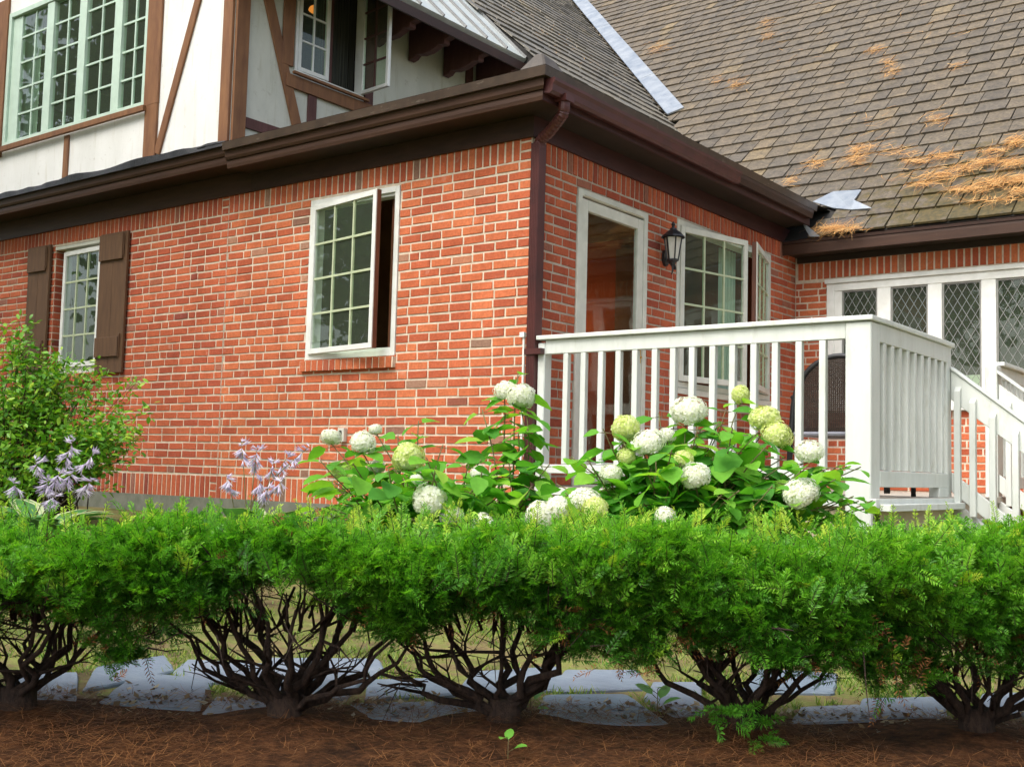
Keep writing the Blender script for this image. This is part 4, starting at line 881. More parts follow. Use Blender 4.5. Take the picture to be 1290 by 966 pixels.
# needle litter, grass
def scatter_uv(n, u0, u1, v0, v1): return RNG.uniform(u0, u1, n), RNG.uniform(v0, v1, n)
def uvz(u, v, h=0):
    P_ = CAM[None, :2]+HR[None, :2]*u[:, None]+HF[None, :2]*v[:, None]
    z = np.array([-.62+.27*min(max((b-4.8)/2.9, 0), 1) for b in v])+h
    return np.c_[P_, z]
n = 26000; u, v = scatter_uv(n, -2.2, 2.2, 2.2, 3.52)
dens = RNG.random(n); P0 = uvz(u, v, .012)
P0[:, 2] += np.array([mound(a, b) for a, b in zip(u, v)])+RNG.uniform(0, .012, n)
th = RNG.uniform(0, 2*PI, n); D0 = np.c_[np.cos(th), np.sin(th), RNG.uniform(-.05, .25, n)]; _k = np.array([ns(a, b, 2.2, 5)+.5*ns(a, b, 7) for a, b in zip(u, v)]) > RNG.uniform(-.75, .35, n); P0, D0, n = P0[_k], D0[_k], int(_k.sum())
tag(quads_obj('pine_needle_litter', ribbons(P0, D0, np.repeat(np.array([[0, 0, 1.]]), n, 0), RNG.uniform(.04, .11, n), np.full((n, 1), .0008), RNG.uniform(-.8, .8, n), 2), m_litter), 'rust brown pine needles covering the bare earth below the yew hedge', 'pine needles', kind='stuff')
def _litter(n):
    u, v = scatter_uv(n, -2.3, 2.3, 3.1, 3.62); v = 3.45+(v-3.40)*RNG.random(n); P0 = uvz(u, v, .014); th = RNG.uniform(0, 2*PI, n); D0 = np.c_[np.cos(th), np.sin(th), RNG.uniform(-.1, .45, n)]; D0 = D0/np.linalg.norm(D0, axis=1, keepdims=True)
    S = np.cross(D0, np.c_[RNG.normal(0, .3, n), RNG.normal(0, .3, n), np.ones(n)]); l = RNG.uniform(.010, .034, n)[:, None]
    return np.stack([P0, P0+D0*l*.5+S*l*.3, P0+D0*l+np.array([0, 0, .003]), P0+D0*l*.5-S*l*.3], 1)
m_dryleaf = leafmat('dry leaf crumbs', [(0, (.06, .035, .02)), (.5, (.22, .15, .08)), (.85, (.36, .29, .18)), (1, (.42, .40, .34))], .7, .1, .2, (1, 1, 1))
tag(quads_obj('leaf_litter', _litter(1500), m_dryleaf), 'tan crumbs of dry leaves and grit along the edge of the mulch', 'leaf litter', kind='stuff')
def blades(n, u0, u1, v0, v1, h, keep, name, lab, mat, w=.003):
    u, v = scatter_uv(n, u0, u1, v0, v1); k = np.array([keep(a, b) for a, b in zip(u, v)]); u, v = u[k], v[k]; P0 = uvz(u, v, -.003); ok = np.ones(len(u), bool)
    for po in OUTL:
        x, y = P0[:, 0], P0[:, 1]; ins = np.zeros(len(u), bool)
        for (xa, ya), (xb, yb) in zip(po, np.roll(po, -1, 0)): ins ^= ((ya > y) != (yb > y)) & (x < (xb-xa)*(y-ya)/(yb-ya+1e-12)+xa)
        ok &= ~ins
    ok |= RNG.random(len(u)) < .02; u, v, P0 = u[ok], v[ok], P0[ok]; n = len(u)
    th = RNG.uniform(0, 2*PI, n); D0 = np.c_[np.cos(th)*.6, np.sin(th)*.6, RNG.uniform(.5, 1.2, n)]; D0 /= np.linalg.norm(D0, axis=1, keepdims=True)
    Nn = np.c_[-np.sin(th), np.cos(th), np.zeros(n)]; Nn = np.cross(Nn, D0)
    return tag(quads_obj(name, ribbons(P0, D0, Nn, RNG.uniform(.4, 1, n)*h, np.full((n, 1), w), RNG.uniform(-.5, .5, n), 2), mat), lab, 'grass', kind='stuff')
blades(150000, -5.0, 5.0, 3.40, 7.2, .045, lambda a, b: ns(a, b)+ns(a, b, 9)*.5 > .02 and b > 3.42+.07*random.random(), 'grass', 'short yellow green grass and moss growing between the flagstones', m_grass)

# ================================================================== YEW HEDGE
def shoot_quads(P0, D0, L, npairs, nl, nw, new_frac, droop, tone=None):
    """needled shoots: P0 base, D0 unit direction (n,3), L lengths -> quads, material index"""
    n = len(P0); out = []; mi = []; tn = []; tone = np.zeros(n) if tone is None else tone
    ref = RNG.normal(size=(n, 3)); A = np.cross(D0, ref); A /= np.linalg.norm(A, axis=1, keepdims=True); Bv = np.cross(D0, A)
    dr = np.c_[np.zeros((n, 2)), -droop*np.ones(n)]
    isnew = RNG.random(n) < new_frac
    for k in range(npairs):
        t = (k+.5)/npairs; c = P0+D0*(L*t)[:, None]+dr*(L*t*t)[:, None]
        size = nl*(1.0-.55*max(0, t-.55)/.45)*(.75+.25*min(1, t*5))
        for sgn in (1, -1):
            roll = RNG.normal(0, .5, n)
            S = A*np.cos(roll)[:, None]+Bv*np.sin(roll)[:, None]; S = S*sgn
            fwd = .45+.55*t; d = S+D0*fwd+np.array([0, 0, .12]); d /= np.linalg.norm(d, axis=1, keepdims=True)
            wv = np.cross(d, Bv*np.cos(roll)[:, None]-A*np.sin(roll)[:, None]); wv = np.cross(d, np.cross(S, D0)); wv /= np.linalg.norm(wv, axis=1, keepdims=True)+1e-9
            ln = size*RNG.uniform(.8, 1.15, n)
            m = c+d*(ln*.5)[:, None]; tip = c+d*ln[:, None]-np.c_[np.zeros((n, 2)), ln*.12]
            hw = nw*.5
            out.append(np.stack([c, m+wv*hw, tip, m-wv*hw], 1)); mi.append(np.where(isnew & (t > .25), 1, 0)); tn.append(tone)
    # twig
    w = .0012; S = A*w; tip = P0+D0*L[:, None]+dr*L[:, None]
    out.append(np.stack([P0-S, P0+S, tip+S*.4, tip-S*.4], 1)); mi.append(np.full(n, 2)); tn.append(tone)
    return np.concatenate(out), np.concatenate(mi), np.concatenate(tn)
def vlen(a): return a/(np.linalg.norm(a, axis=1, keepdims=True)+1e-9)
def yew(idx, u, v, zb, label, hw, zlow, ztop, limbs, hang):
    base = W(u, v, 0); base[2] = -.62+.02
    root = empty('yew_shrub', base, label, 'shrub', 'yew shrubs of the clipped hedge')
    rs = random.Random(40+idx)
    # limbs
    mb = MB()
    b0 = base+np.array([0, 0, -.06]); stump = base+np.array([rs.uniform(-.02, .02), 0, .075])
    mb.tube([b0, base+[0, 0, .01], stump], [.07, .050, .046], 9)
    loc = lambda a, b, z: base+HR*a+HF*b+np.array([0, 0, z])
    tips = []
    for i in range(limbs):
        ph = 2*PI*(i+rs.uniform(-.3, .3))/limbs
        ex = math.cos(ph)*hw*rs.uniform(.45, 1.0); ey = math.sin(ph)*.30*rs.uniform(.4, 1)
        top = rs.uniform(.27, .42) if abs(ex) < hw*.75 else rs.uniform(.14, .30)
        pts = [loc(0, 0, .02)]
        for t in np.linspace(.15, 1, 8):
            sag = 1-.25*math.sin(t*PI)
            pts.append(loc(ex*t**.85+rs.gauss(0, .014), ey*t+rs.gauss(0, .014), .03+top*t**1.15*sag))
        r0 = rs.uniform(.007, .017); mb.tube(pts, np.linspace(r0, .004, len(pts)), 6)
        tips.append(pts)
        for j in range(3):                                             # side branches and twigs
            k = rs.randint(2, 8); p = np.array(pts[k]); d = np.array([rs.gauss(0, .7), rs.gauss(0, .7), rs.uniform(.1, 1.0) if k < 6 else rs.uniform(-.4, .2)]); d /= np.linalg.norm(d); l = rs.uniform(.08, .22)
            q = [p, p+d*l*.5+[rs.gauss(0, .012), rs.gauss(0, .012), 0], p+d*l+[0, 0, rs.uniform(-.02, .03)]]
            mb.tube(q, [.005, .0035, .0016], 4)
            for _ in range(2):
                d2 = d+np.array([rs.gauss(0, .8), rs.gauss(0, .8), rs.gauss(0, .5)]); d2 /= np.linalg.norm(d2)
                mb.tube([q[1], q[1]+d2*l*.3, q[1]+d2*l*.6+[0, 0, -.01]], [.0024, .0016, .0008], 3)
    for j in range(26):                                                # fine bare twigs under the crown
        a, b = rs.uniform(-hw, hw), rs.uniform(-.3, .3); p = loc(a, b, rs.uniform(.22, .34)); d = np.array([rs.gauss(0, .6), rs.gauss(0, .6), rs.gauss(0, .4)]); d /= np.linalg.norm(d); l = rs.uniform(.08, .2)
        mb.tube([p, p+d*l*.5+[0, 0, rs.uniform(-.02, .02)], p+d*l], [.0026, .0018, .0008], 3)
    # upper framework inside the crown
    for j in range(40):
        a, b = rs.uniform(-hw, hw)*.9, rs.uniform(-.28, .28); p = loc(a*.7, b*.6, .26); q = loc(a, b, rs.uniform(.36, -base[2]+ztop-.11))
        mb.tube([p, (np.array(p)+q)/2+[rs.gauss(0, .02), rs.gauss(0, .02), 0], q], [.005, .0035, .0015], 4)
    mb.build('trunk', m_bark, root, smooth=True)
    # crown: sprays of needled shoots with gaps between them
    def under(a): # height of the ragged lower edge: arched above the trunk
        return zlow+.035*math.sin(a*7+idx*1.7)+.03*math.sin(a*15+idx)-.05*(a/hw)**2+(0 if hang is None else -hang[1]*math.exp(-((a-hang[0])/.12)**2))
    P0, D0, LN, NEW, TON = [], [], [], [], []
    def shoot(p, dw, l, new, tone): P0.append(p); D0.append(dw/np.linalg.norm(dw)); LN.append(l); NEW.append(new); TON.append(tone)
    for _ in range(720):
        r = rs.random(); a = rs.uniform(-hw, hw)*1.02; tz = ztop+.022*math.sin((u+a)*6.1)+.016*math.sin((u+a)*13.3+2); lo = under(a)
        if r < .40:
            b = rs.uniform(-.34, .34); z = tz-.02-.25*max(0, abs(b)-.2)-rs.uniform(0, .045); d = np.array([rs.gauss(0, .35), b*.9+rs.gauss(0, .25), 1.0])
        elif r < .90:
            s = rs.random()**.75; z = lo+(tz-lo)*s; b = -(.31+.045*math.sin((u+a)*9+z*13)+.035*math.sin((u+a)*23+z*21))*(1-.30*(1-s)**2)+.07*max(0, (s-.7)/.3)**2+rs.uniform(0, .05); d = np.array([rs.gauss(0, .45), -1.0, rs.uniform(.1, 1.1)])
        else:
            b = rs.uniform(-.25, .34); z = lo+rs.uniform(.02, .12); d = np.array([rs.gauss(0, .7), rs.gauss(0, .7), rs.uniform(-.3, .4)])
        s_ = (z-lo)/(tz-lo+1e-6); tone = min(1, max(0, rs.gauss(.04+.70*max(0, s_), .20))); new = 1 if rs.random() < .03+.16*max(0, s_-.5) else 0  # darker towards the lower edge: the crown's own shade put into needle tone
        c_ = loc(a, b, z-base[2]); dw = HR*d[0]+HF*d[1]+np.array([0, 0, d[2]]); dw /= np.linalg.norm(dw); ns_ = rs.randint(4, 7)
        for k in range(ns_):
            sp = np.array([rs.gauss(0, .42), rs.gauss(0, .42), rs.gauss(.05, .30)]) if k else np.zeros(3)
            shoot(c_-dw*rs.uniform(.01, .055)+np.array([rs.gauss(0, .012), rs.gauss(0, .012), rs.gauss(0, .012)]), dw+sp, rs.uniform(.05, .10)*(1.2 if k == 0 else 1), .9*new*(k < 3), tone+rs.gauss(0, .08))
    for _ in range(600):                     # shoots deeper in the crown, toned dark to paint its inner shade
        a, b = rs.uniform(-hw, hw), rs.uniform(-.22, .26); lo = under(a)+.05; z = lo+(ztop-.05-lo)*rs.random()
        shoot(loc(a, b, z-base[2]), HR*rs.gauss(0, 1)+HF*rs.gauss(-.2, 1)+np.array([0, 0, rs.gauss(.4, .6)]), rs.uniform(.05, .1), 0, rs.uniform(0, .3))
    for _ in range(46):                      # tall leaders above the clipped top
        a, b = rs.uniform(-hw, hw), rs.uniform(-.3, .3); shoot(loc(a, b, ztop-base[2]-.02), HR*rs.gauss(0, .3)+HF*rs.gauss(0, .25)+np.array([0, 0, 1]), rs.uniform(.07, .145), .55, rs.uniform(.5, 1))
    if idx == 3:                             # green sprays low on the stump
        for a, zz in ((-.06, .06), (-.02, .10), (.0, .02), (.03, .07), (-.09, .09)):
            for k in range(6): shoot(loc(a+rs.gauss(0, .02), -.16, zz), HR*rs.gauss(0, .8)+HF*rs.gauss(-.8, .4)+np.array([0, 0, rs.gauss(.1, .5)]), rs.uniform(.04, .07), 0, .3)
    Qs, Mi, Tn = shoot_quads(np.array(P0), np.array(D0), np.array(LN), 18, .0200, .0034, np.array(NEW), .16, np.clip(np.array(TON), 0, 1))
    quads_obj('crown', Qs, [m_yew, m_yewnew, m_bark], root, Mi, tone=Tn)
    # dead brown sprays inside
    P0 = []; D0 = []
    for _ in range(300):
        a, b = rs.uniform(-hw, hw)*.95, rs.uniform(-.27, .27); lo = under(a); P0.append(loc(a, b, lo-base[2]+rs.uniform(0.0, .16))); dw = np.array([rs.gauss(0, 1), rs.gauss(0, 1), rs.gauss(0, .7)]); D0.append(dw/np.linalg.norm(dw))
    Qs, Mi, Tn = shoot_quads(np.array(P0), np.array(D0), RNG.uniform(.04, .09, len(P0)), 9, .018, .003, 0, .2)
    quads_obj('dead_sprays', Qs, [m_deadneedle, m_deadneedle, m_bark], root, Mi)
YL = ['leftmost yew of the clipped hedge, with low drooping foliage and thick leaning limbs',
      'second yew from the left, its wide fan of bare dark limbs showing flagstones',
      'middle yew of the hedge, its single stump set between two long pale blue flagstones',
      'fourth yew from the left, with dense dark skirts and green sprays at its foot',
      'rightmost yew of the hedge, below the porch steps, with brown dead twigs']
ZT_ = [-.095, -.082, -.072, -.066, -.056]; ZL_ = [-.325, -.260, -.300, -.345, -.365]; HG = [(.33, .09), None, (.3, .03), (.24, .05), (-.2, .05)]
yew(5, TR_EXT[0][0], TR_EXT[0][1], -.6, 'yew at the far left end of the hedge, wholly beyond the frame edge', .37, -.33, -.10, 12, None)
yew(6, TR_EXT[1][0], TR_EXT[1][1], -.6, 'yew at the far right end of the hedge, wholly beyond the frame edge', .37, -.37, -.05, 12, None)
for i, (u, v) in enumerate(TR_U): yew(i, u, v, -.6, YL[i], .37, ZL_[i], ZT_[i], [14, 19, 15, 16, 16][i], HG[i])

# ================================================================== FLOWERS AND SHRUBS
def leaf_quads(P0, D0, Nn, L, Wd, curl=.25, fold=.18, mode='ovate'):
    """broad leaves as 2 x 4 quads each; P0 base, D0 direction, Nn upper side"""
    n = len(P0); S = vlen(np.cross(D0, Nn)); Nn = np.cross(S, D0)
    prof = {'ovate': [.0, .85, 1.0, .62, .0], 'heart': [.45, 1.0, .92, .5, .0], 'lance': [.1, .75, 1., .7, 0.]}[mode]; ts = [0, .22, .5, .8, 1.0]; rows = []
    for t, p in zip(ts, prof):
        c = P0+D0*(L*t)[:, None]-Nn*(curl*L*t*t)[:, None]; h = (Wd*p*.5)[:, None]
        back = (D0*(-.10*L)[:, None]) if (t == 0 and mode == 'heart') else 0
        rows.append((c+S*h+Nn*fold*h+back, c, c-S*h+Nn*fold*h+back))
    out = []
    for a, b in zip(rows, rows[1:]):
        out.append(np.stack([a[0], a[1], b[1], b[0]], 1)); out.append(np.stack([a[1], a[2], b[2], b[1]], 1))
    return np.stack(out, 1).reshape(n, -1, 4, 3)       # n, 8, 4, 3
def leaves_obj(name, Q8, mat, parent=None, mi=None):
    """one connected island per leaf"""
    n, k = Q8.shape[:2]; V = Q8.reshape(n*k*4, 3)
    key = np.round(V, 6); uq, inv_ = np.unique(key, axis=0, return_inverse=True); inv_ = inv_.reshape(-1)
    me = bpy.data.meshes.new(name); F = inv_.reshape(-1, 4)
    faces = [list(dict.fromkeys(f)) for f in F.tolist()]; ok = [i for i, f in enumerate(faces) if len(f) > 2]
    me.from_pydata(uq.tolist(), [], [faces[i] for i in ok])
    for mt in (mat if isinstance(mat, (list, tuple)) else [mat]): me.materials.append(mt)
    if mi is not None: me.polygons.foreach_set('material_index', np.asarray(mi)[ok].astype(np.int32))
    me.polygons.foreach_set('use_smooth', np.ones(len(ok), dtype=bool)); me.update()
    o = bpy.data.objects.new(name, me); COL.objects.link(o)
    if parent: o.parent = parent; o.location = -base_of(parent)
    return o
def head_mesh(name, mat, squash, seed, rag=.08):
    rg = np.random.default_rng(seed); n = 230; i = np.arange(n)+.5; ph = np.arccos(1-2*i/n); th = PI*(1+5**.5)*i
    Nn = np.c_[np.cos(th)*np.sin(ph), np.sin(th)*np.sin(ph), np.cos(ph)]; Nn = Nn[Nn[:, 2] > -.75]; Nn = vlen(Nn+rg.normal(0, .07, Nn.shape)); n = len(Nn)
    lump = 1+.13*np.sin(Nn[:, 0]*4+seed)*np.sin(Nn[:, 1]*3.3+1+seed)+rg.normal(0, rag*.5, n)
    P_ = Nn*lump[:, None]*np.array([1, 1, squash]); A = vlen(np.cross(Nn, rg.normal(size=(n, 3)))); B = np.cross(Nn, A); out = []
    sz = rg.uniform(.12, .20, n)
    for k in range(4):
        a = k*PI/2; d = A*math.cos(a)+B*math.sin(a); e = -A*math.sin(a)+B*math.cos(a); s_ = sz[:, None]
        out.append(np.stack([P_, P_+d*s_*.8+e*s_*.55+Nn*s_*.10, P_+d*s_*1.35+Nn*s_*.28*rg.uniform(-.3, 1, (n, 1)), P_+d*s_*.8-e*s_*.55+Nn*s_*.10], 1))
    Q8 = np.stack(out, 1); me_o = quads_obj(name, Q8.reshape(-1, 4, 3), [mat, m_core]); me = me_o.data; bpy.data.objects.remove(me_o)
    core = MB(); core.lathe([(.82*math.sin(a), -.82*squash*math.cos(a)) for a in np.linspace(.02, PI-.02, 9)], (0, 0, 0), 14, 1)
    import bmesh
    bm = bmesh.new(); bm.from_mesh(me); tmp = core.mesh('core', [mat, m_core]); bm.from_mesh(tmp); bm.to_mesh(me); bm.free(); bpy.data.meshes.remove(tmp)
    return me
HM = {'w': [head_mesh('white head', m_petal, .88, s) for s in (1, 2, 3)], 'l': [head_mesh('lime head', m_petal_lime, .92, s) for s in (4, 5)], 'c': [head_mesh('cream head', m_petal, .95, s) for s in (6, 7)]}
def hydrangea(label, base, heads, extra, seed, spread):
    rs = random.Random(seed); base = np.array(base, float); base[2] = gz(base[0], base[1])
    root = empty('hydrangea', base, label, 'hydrangea', 'hydrangea bushes in front of the brick wall and porch')
    P0, D0, Nn, L_, W_ = [], [], [], [], []; st = MB()
    def leaf(p, d, l, tilt=.5):
        d = np.array(d); d /= np.linalg.norm(d); P0.append(p); D0.append(d); nn = np.array([rs.gauss(0, .3), rs.gauss(0, .3), 1.0])+d*0; Nn.append(nn); L_.append(l); W_.append(l*rs.uniform(.66, .82))
    def stem(tip, lean, nlv, l0, toplv=True):
        b = base+np.array([rs.gauss(0, .10), rs.gauss(0, .10), 0]); tip = np.array(tip); pts = []
        for t in np.linspace(0, 1, 9): pts.append(b+(tip-b)*np.array([t**1.3, t**1.3, t**.85])+np.array([rs.gauss(0, .006), rs.gauss(0, .006), 0]))
        st.tube(pts, np.linspace(.0055, .003, 9), 5); pts = np.array(pts)
        for k in range(nlv):
            t = 1-(k+.25)/(nlv)*.72 if nlv > 1 else .9; j = t*8; i = min(int(j), 7); p = pts[i]+(pts[i+1]-pts[i])*(j-i); ax = rs.uniform(0, PI)+k*PI/2
            for s in (0, PI):
                d = np.array([math.cos(ax+s), math.sin(ax+s), rs.uniform(-.35, .35)]); pe = p+d/np.linalg.norm(d)*rs.uniform(.02, .045)
                st.tube([p, pe], [.0022, .0018], 4); leaf(pe, d+np.array([0, 0, rs.uniform(-.35, .05)]), l0*rs.uniform(.75, 1.2)*(.72 if k == 0 else 1))
    for px, py, dpx, kind, v in heads:
        c = at(px, py, v); r = dpx/2*v/F_PX
        me = rs.choice(HM[kind]); o = bpy.data.objects.new('flower_head', me); COL.objects.link(o); o.parent = root; o.location = c-base_of(root); o.scale = (r*rs.uniform(.92, 1.08), r*rs.uniform(.92, 1.08), r*rs.uniform(.82, 1.05))
        o.rotation_euler = (rs.gauss(0, .3), rs.gauss(0, .3), rs.uniform(0, 6))
        stem(c-np.array([0, 0, r*.6]), 0, rs.randint(6, 7), .145)
    for px, py, v in extra: stem(at(px, py, v), 0, 7, .15)
    Q8 = leaf_quads(np.array(P0), np.array(D0), np.array(Nn), np.array(L_), np.array(W_), .22, .22)
    leaves_obj('foliage', Q8, m_hyd, root); st.build('stems', m_stem, root, smooth=True)
rr = random.Random(5)
H1 = [(417, 551, 24, 'c', 5.9), (457, 558, 33, 'w', 5.8), (515, 577, 40, 'l', 5.7), (541, 631, 43, 'w', 5.3), (569, 650, 28, 'w', 5.3), (608, 662, 34, 'c', 5.2), (473, 541, 15, 'w', 5.9), (525, 604, 17, 'w', 5.4), (604, 596, 22, 'w', 5.7), (430, 594, 26, 'l', 5.8), (447, 600, 20, 'l', 5.8), (474, 590, 24, 'c', 5.9)]
E1 = [(rr.uniform(400, 640), rr.uniform(575, 668), rr.uniform(5.15, 5.9)) for _ in range(46)]+[(528, 530, 6.0), (500, 548, 6.0), (560, 560, 5.9), (420, 640, 5.5), (395, 640, 5.5)]
hydrangea('hydrangea with white and lime heads below the open window, left of the downspout', W(-.42, 5.75, 0), H1, E1, 1, .4)
H2 = [(637, 492, 29, 'w', 6.0), (657, 500, 34, 'c', 5.95)]
E2 = [(652, 470, 6.0), (610, 515, 6.0), (668, 520, 5.9), (655, 545, 5.9), (690, 585, 5.7), (640, 585, 5.7), (668, 612, 5.6)]
hydrangea('tall spindly hydrangea stem with one white double head in front of the maroon downspout', W(.09, 6.0, 0), H2, E2, 2, .2)
H3 = [(680, 649, 37, 'w', 5.2), (703, 641, 35, 'w', 5.2), (738, 633, 44, 'w', 5.25), (750, 640, 30, 'l', 5.15), (768, 681, 36, 'w', 4.9), (838, 650, 26, 'w', 5.1), (838, 668, 24, 'w', 5.0), (769, 598, 30, 'c', 5.5), (790, 575, 22, 'l', 5.5), (788, 540, 36, 'l', 5.6), (817, 557, 36, 'w', 5.5), (840, 549, 22, 'c', 5.6), (867, 518, 42, 'w', 5.7), (876, 600, 40, 'c', 5.3), (862, 578, 24, 'l', 5.4), (933, 497, 24, 'l', 5.8), (963, 528, 38, 'l', 5.65), (978, 548, 38, 'l', 5.6), (1019, 569, 35, 'w', 5.55), (1008, 621, 44, 'w', 5.3)]
E3 = [(rr.uniform(700, 1010), rr.uniform(535, 675), rr.uniform(5.2, 5.8)) for _ in range(72)]+[(rr.uniform(960, 1095), rr.uniform(585, 668), rr.uniform(5.3, 5.7)) for _ in range(22)]+[(905, 530, 5.7), (940, 550, 5.7), (830, 520, 5.7), (1085, 588, 5.5), (1040, 600, 5.5), (720, 575, 5.7), (745, 590, 5.7), (780, 560, 5.75), (850, 535, 5.75), (885, 540, 5.7), (915, 515, 5.75), (950, 560, 5.7), (990, 575, 5.6), (1030, 590, 5.55), (1060, 585, 5.5), (870, 560, 5.6), (900, 575, 5.6), (930, 590, 5.5), (820, 590, 5.5), (1100, 630, 5.4)]
hydrangea('widest hydrangea bush, spread before the white porch railing with twenty pale heads', W(.85, 5.75, 0), H3, E3, 3, .6)

def hosta(label, base, stalks, seed, nl, group):
    rs = random.Random(seed); base = np.array(base, float); base[2] = gz(base[0], base[1]); root = empty('hosta', base, label, 'hosta', group)
    P0, D0, Nn, L_, W_ = [], [], [], [], []
    for k in range(nl):
        a = 2*PI*k/nl+rs.uniform(-.2, .2); e = rs.uniform(.55, 1.3); d = np.array([math.cos(a), math.sin(a), e]); d /= np.linalg.norm(d); pb = base+d*rs.uniform(.08, .2)
        P0.append(pb); D0.append(d); Nn.append([-d[0], -d[1], 1.2]); L_.append(rs.uniform(.22, .34)); W_.append(rs.uniform(.13, .19))
    A = [np.array(q, float) for q in (P0, D0, Nn)]; L_, W_ = np.array(L_), np.array(W_)
    Q8 = leaf_quads(*A, L_, W_, .55, .25); leaves_obj('foliage', Q8, m_hosta, root)
    # pale margins: narrow strips that overlap the leaf edge
    S = vlen(np.cross(A[1], A[2])); 
    Qe = []
    for sg in (0, 1):
        for j in range(4):
            q = Q8[:, 2*j+sg]; o_ = [(0, 3), (1, 2)][sg] ; a, b = q[:, o_[0]], q[:, o_[1]]; i0, i1 = (q[:, 1], q[:, 2]) if sg == 0 else (q[:, 0], q[:, 3])
            Qe.append(np.stack([a, a+(i0-a)*.22, b+(i1-b)*.22, b], 1)+np.array([0, 0, .0025]))
    quads_obj('leaf_margin', np.concatenate(Qe), m_hostaedge, root)
    for px, py, v in stalks:
        tip = at(px, py-10, v); mb = MB(); b0 = base+np.array([rs.gauss(0, .05), rs.gauss(0, .05), .05]); pts = [b0+(tip-b0)*np.array([t**1.5, t**1.5, t]) for t in np.linspace(0, 1, 8)]
        mb.tube(pts, np.linspace(.0045, .002, 8), 5); s_ = mb.build('flower_stalk', m_stem, root, smooth=True)
        P_, D_, Lb = [], [], []
        for k in range(rs.randint(10, 14)):
            t = 1-.026*k-rs.uniform(0, .01)*2; p = pts[-1]+(np.array(pts[-2])-pts[-1])*(1-t)*4.2; a = rs.uniform(0, 2*PI); d = np.array([math.cos(a), math.sin(a), -rs.uniform(.4, 1.6) if k > 3 else rs.uniform(-.2, .8)]); P_.append(p); D_.append(d/np.linalg.norm(d)); Lb.append(rs.uniform(.05, .075)*(1 if k > 2 else .6))
        P_, D_, Lb = np.array(P_), np.array(D_), np.array(Lb); X = vlen(np.cross(D_, RNG.normal(size=D_.shape))); Y = np.cross(D_, X); Qb = []
        for j in range(6):
            a0, a1 = 2*PI*j/6, 2*PI*(j+1)/6; c0, c1 = X*math.cos(a0)+Y*math.sin(a0), X*math.cos(a1)+Y*math.sin(a1); cm_ = vlen(c0+c1); l = Lb[:, None]
            Qb.append(np.stack([P_+c0*.002, P_+c1*.002, P_+D_*l*.6+c1*l*.15, P_+D_*l*.6+c0*l*.15], 1)); Qb.append(np.stack([P_+D_*l*.6+c0*l*.15, P_+D_*l*.6+c1*l*.15, P_+D_*l+cm_*l*.32, P_+D_*l*.98+cm_*l*.30], 1))
        quads_obj('bells', np.concatenate(Qb), m_lav, s_)
hosta('variegated hosta with lavender bells at the foot of the leafy shrub by the shuttered window', W(-2.75, 6.7, 0), [(93, 562, 6.6), (122, 578, 6.6), (44, 588, 6.6), (78, 602, 6.5), (96, 600, 6.5), (60, 612, 6.5), (15, 615, 6.5), (122, 612, 6.5), (70, 632, 6.4)], 3, 22, 'hostas beside the wall')
hosta('hosta with lavender flower stalks before the bare brick between the two lower windows', W(-1.55, 6.8, 0), [(304, 565, 6.9), (324, 572, 6.8), (345, 590, 6.8), (366, 580, 6.8), (390, 572, 6.7), (285, 608, 6.7), (330, 612, 6.7), (358, 612, 6.6), (340, 622, 6.6)], 4, 18, 'hostas beside the wall')

def leafy_shrub(label, base, blobs, seed, n, ll):
    rs = random.Random(seed); base = np.array(base, float); base[2] = gz(base[0], base[1]); root = empty('leafy_shrub', base, label, 'shrub'); st = MB(); P0, D0, Nn, L_ = [], [], [], []
    for (px, py, rx, ry, v, k) in blobs:
        for _ in range(int(k*1.35)):
            a = rs.gauss(0, .5); b = rs.gauss(0, .5); tip = at(px+rx*a, py+ry*b, v+rs.gauss(0, .16)); b0 = base+np.array([rs.gauss(0, .2), rs.gauss(0, .2), 0]); mid = b0+(tip-b0)*.55+np.array([rs.gauss(0, .05), rs.gauss(0, .05), .12])
            pts = np.array([b0*(1-t)**2+mid*2*t*(1-t)+tip*t*t for t in np.linspace(0, 1, 8)]); st.tube(pts, np.linspace(.005, .0012, 8), 4)
            for j in range(n):
                t = 1-rs.random()**1.4*.42; i = min(int(t*7), 6); p = pts[i]+(pts[i+1]-pts[i])*(t*7-i); d = np.array([rs.gauss(0, 1), rs.gauss(0, 1), rs.gauss(.15, .5)]); d /= np.linalg.norm(d); sd2 = p+d*rs.uniform(.01, .075)
                P0.append(sd2); d2 = d+np.array([rs.gauss(0, .5), rs.gauss(0, .5), rs.gauss(0, .4)]); D0.append(d2/np.linalg.norm(d2)); Nn.append([rs.gauss(0, .5), rs.gauss(0, .5)-.2, 1]); L_.append(ll*rs.uniform(.6, 1.25))
    L_ = np.array(L_); Q8 = leaf_quads(np.array(P0), np.array(D0), np.array(Nn), L_, L_*.5, .15, .2, 'lance'); leaves_obj('foliage', Q8, m_bush, root); st.build('stems', m_bark, root, smooth=True)
# ---
leafy_shrub('loose green shrub with small leaves climbing in front of the shuttered window', W(-3.5, 8.2, 0), [(30, 500, 60, 50, 8.0, 46), (20, 425, 30, 32, 8.2, 10), (70, 455, 45, 40, 8.2, 14), (90, 480, 50, 40, 8.2, 16), (50, 560, 75, 50, 7.9, 44), (130, 545, 50, 34, 7.8, 30), (115, 580, 45, 40, 7.8, 24), (20, 610, 40, 40, 7.7, 20), (150, 560, 50, 40, 7.9, 8), (175, 480, 50, 14, 8.4, 2), (120, 490, 40, 12, 8.3, 3), (110, 430, 10, 30, 8.4, 1)], 9, 30, .05)

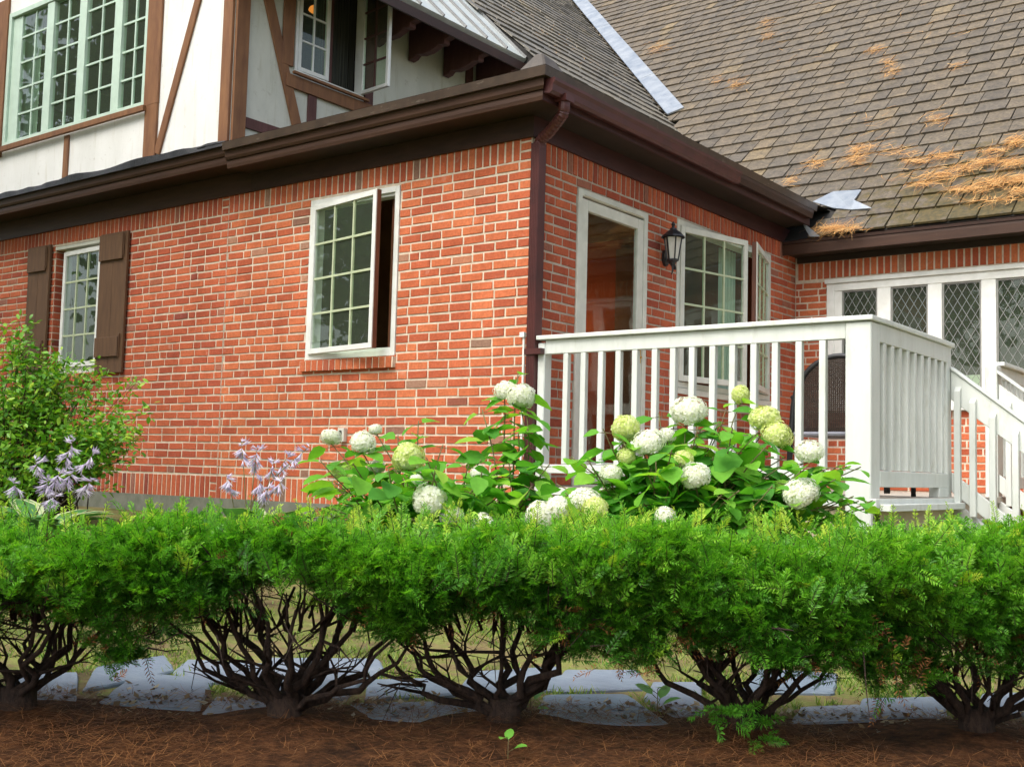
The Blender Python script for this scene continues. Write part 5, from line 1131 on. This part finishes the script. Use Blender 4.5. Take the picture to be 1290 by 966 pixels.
def sprout(label, px, py, v, k, l):
    base = at(px, py, v); base[2] = gz(base[0], base[1])+.01; root = empty('weed_sprout', base, label, 'weed', 'weed seedlings around the hedge'); rs = random.Random(int(px)); P0, D0, Nn = [], [], []; st = MB()
    for i in range(k):
        a = 2*PI*i/k+rs.random(); d = np.array([math.cos(a), math.sin(a), rs.uniform(.3, 1.1)]); d /= np.linalg.norm(d); h = base+np.array([0, 0, .015*i+.015]); st.tube([base, h, h+d*.02], .0014, 4); P0.append(h+d*.02); D0.append(d); Nn.append([-d[0]*.6, -d[1]*.6-.3, 1])
    L_ = np.full(k, l); leaves_obj('leaves', leaf_quads(np.array(P0), np.array(D0), np.array(Nn), L_, L_*.62, .3, .2), m_weed, root); st.build('stem', m_stem, root)
sprout('bright weed seedling on the brown needles in front of the middle yew', 640, 945, 2.86, 3, .04)
sprout('weed sprout on the bare earth beside the slanted end of the large pale flagstone', 828, 905, 3.42, 5, .06)
sprout('low weed leaves at the edge of the mulch just right of the middle yew trunk', 668, 905, 3.36, 6, .035)

# ================================================================== TREES (across the garden; they show in the window panes)
def tree(label, u, v, h, crown, seed, n=9000):
    rs = random.Random(seed); base = np.array([u, v, -.62]); base[2] = gz(base[0], base[1]); root = empty('garden_tree', base, label, 'tree', 'trees across the garden'); mb = MB()
    P_ = [base+[0, 0, -.1], base+[.05, .05, h*.3], base+[-.1, .1, h*.6], base+[0, 0, h*.9]]; mb.tube(P_, [.30, .22, .15, .04], 10); ctrs = []
    for i in range(16):
        t = rs.uniform(.25, .9); p = base+np.array([0, 0, h*t]); a = rs.uniform(0, 2*PI); r = crown*rs.uniform(.5, 1)*(1.15-t*.75); q = p+np.array([math.cos(a)*r, math.sin(a)*r, rs.uniform(.2, 1.2)]); mb.tube([p, (p+q)/2+[0, 0, .15], q], [.07, .05, .02], 6); ctrs += [q, (p+q)/2]
    mb.build('trunk', m_trunk, root, smooth=True)
    ctrs = np.array(ctrs); idx = RNG.integers(0, len(ctrs), n); P0 = ctrs[idx]+RNG.normal(0, .75, (n, 3)); D0 = vlen(RNG.normal(size=(n, 3))); S = vlen(np.cross(D0, RNG.normal(size=(n, 3)))); l = RNG.uniform(.2, .38, n)[:, None]
    quads_obj('crown', np.stack([P0, P0+D0*l*.5+S*l*.35, P0+D0*l, P0+D0*l*.5-S*l*.35], 1), m_treeleaf, root)
tree('tall broad tree across the garden, nearest to the front windows', -8.6, -7.2, 11, 3.4, 1)
tree('tree across the garden on the side of the shuttered window', -13.2, -6.2, 11, 3.4, 2)
tree('second row tree behind the tall broad tree across the garden', -11.8, -11.5, 13, 3.8, 3)
tree('tree straight across the garden from the porch steps', -4.2, -12.0, 12, 3.4, 4)
tree('farthest tree, at the corner of the garden', -17.5, -9.5, 13, 3.8, 5)
tree('tree standing alone on the porch side of the garden', 12.5, -7, 10, 3.0, 6)
tree('dense round tree deep behind the others across the garden', -7.5, -16, 14, 4.0, 7)
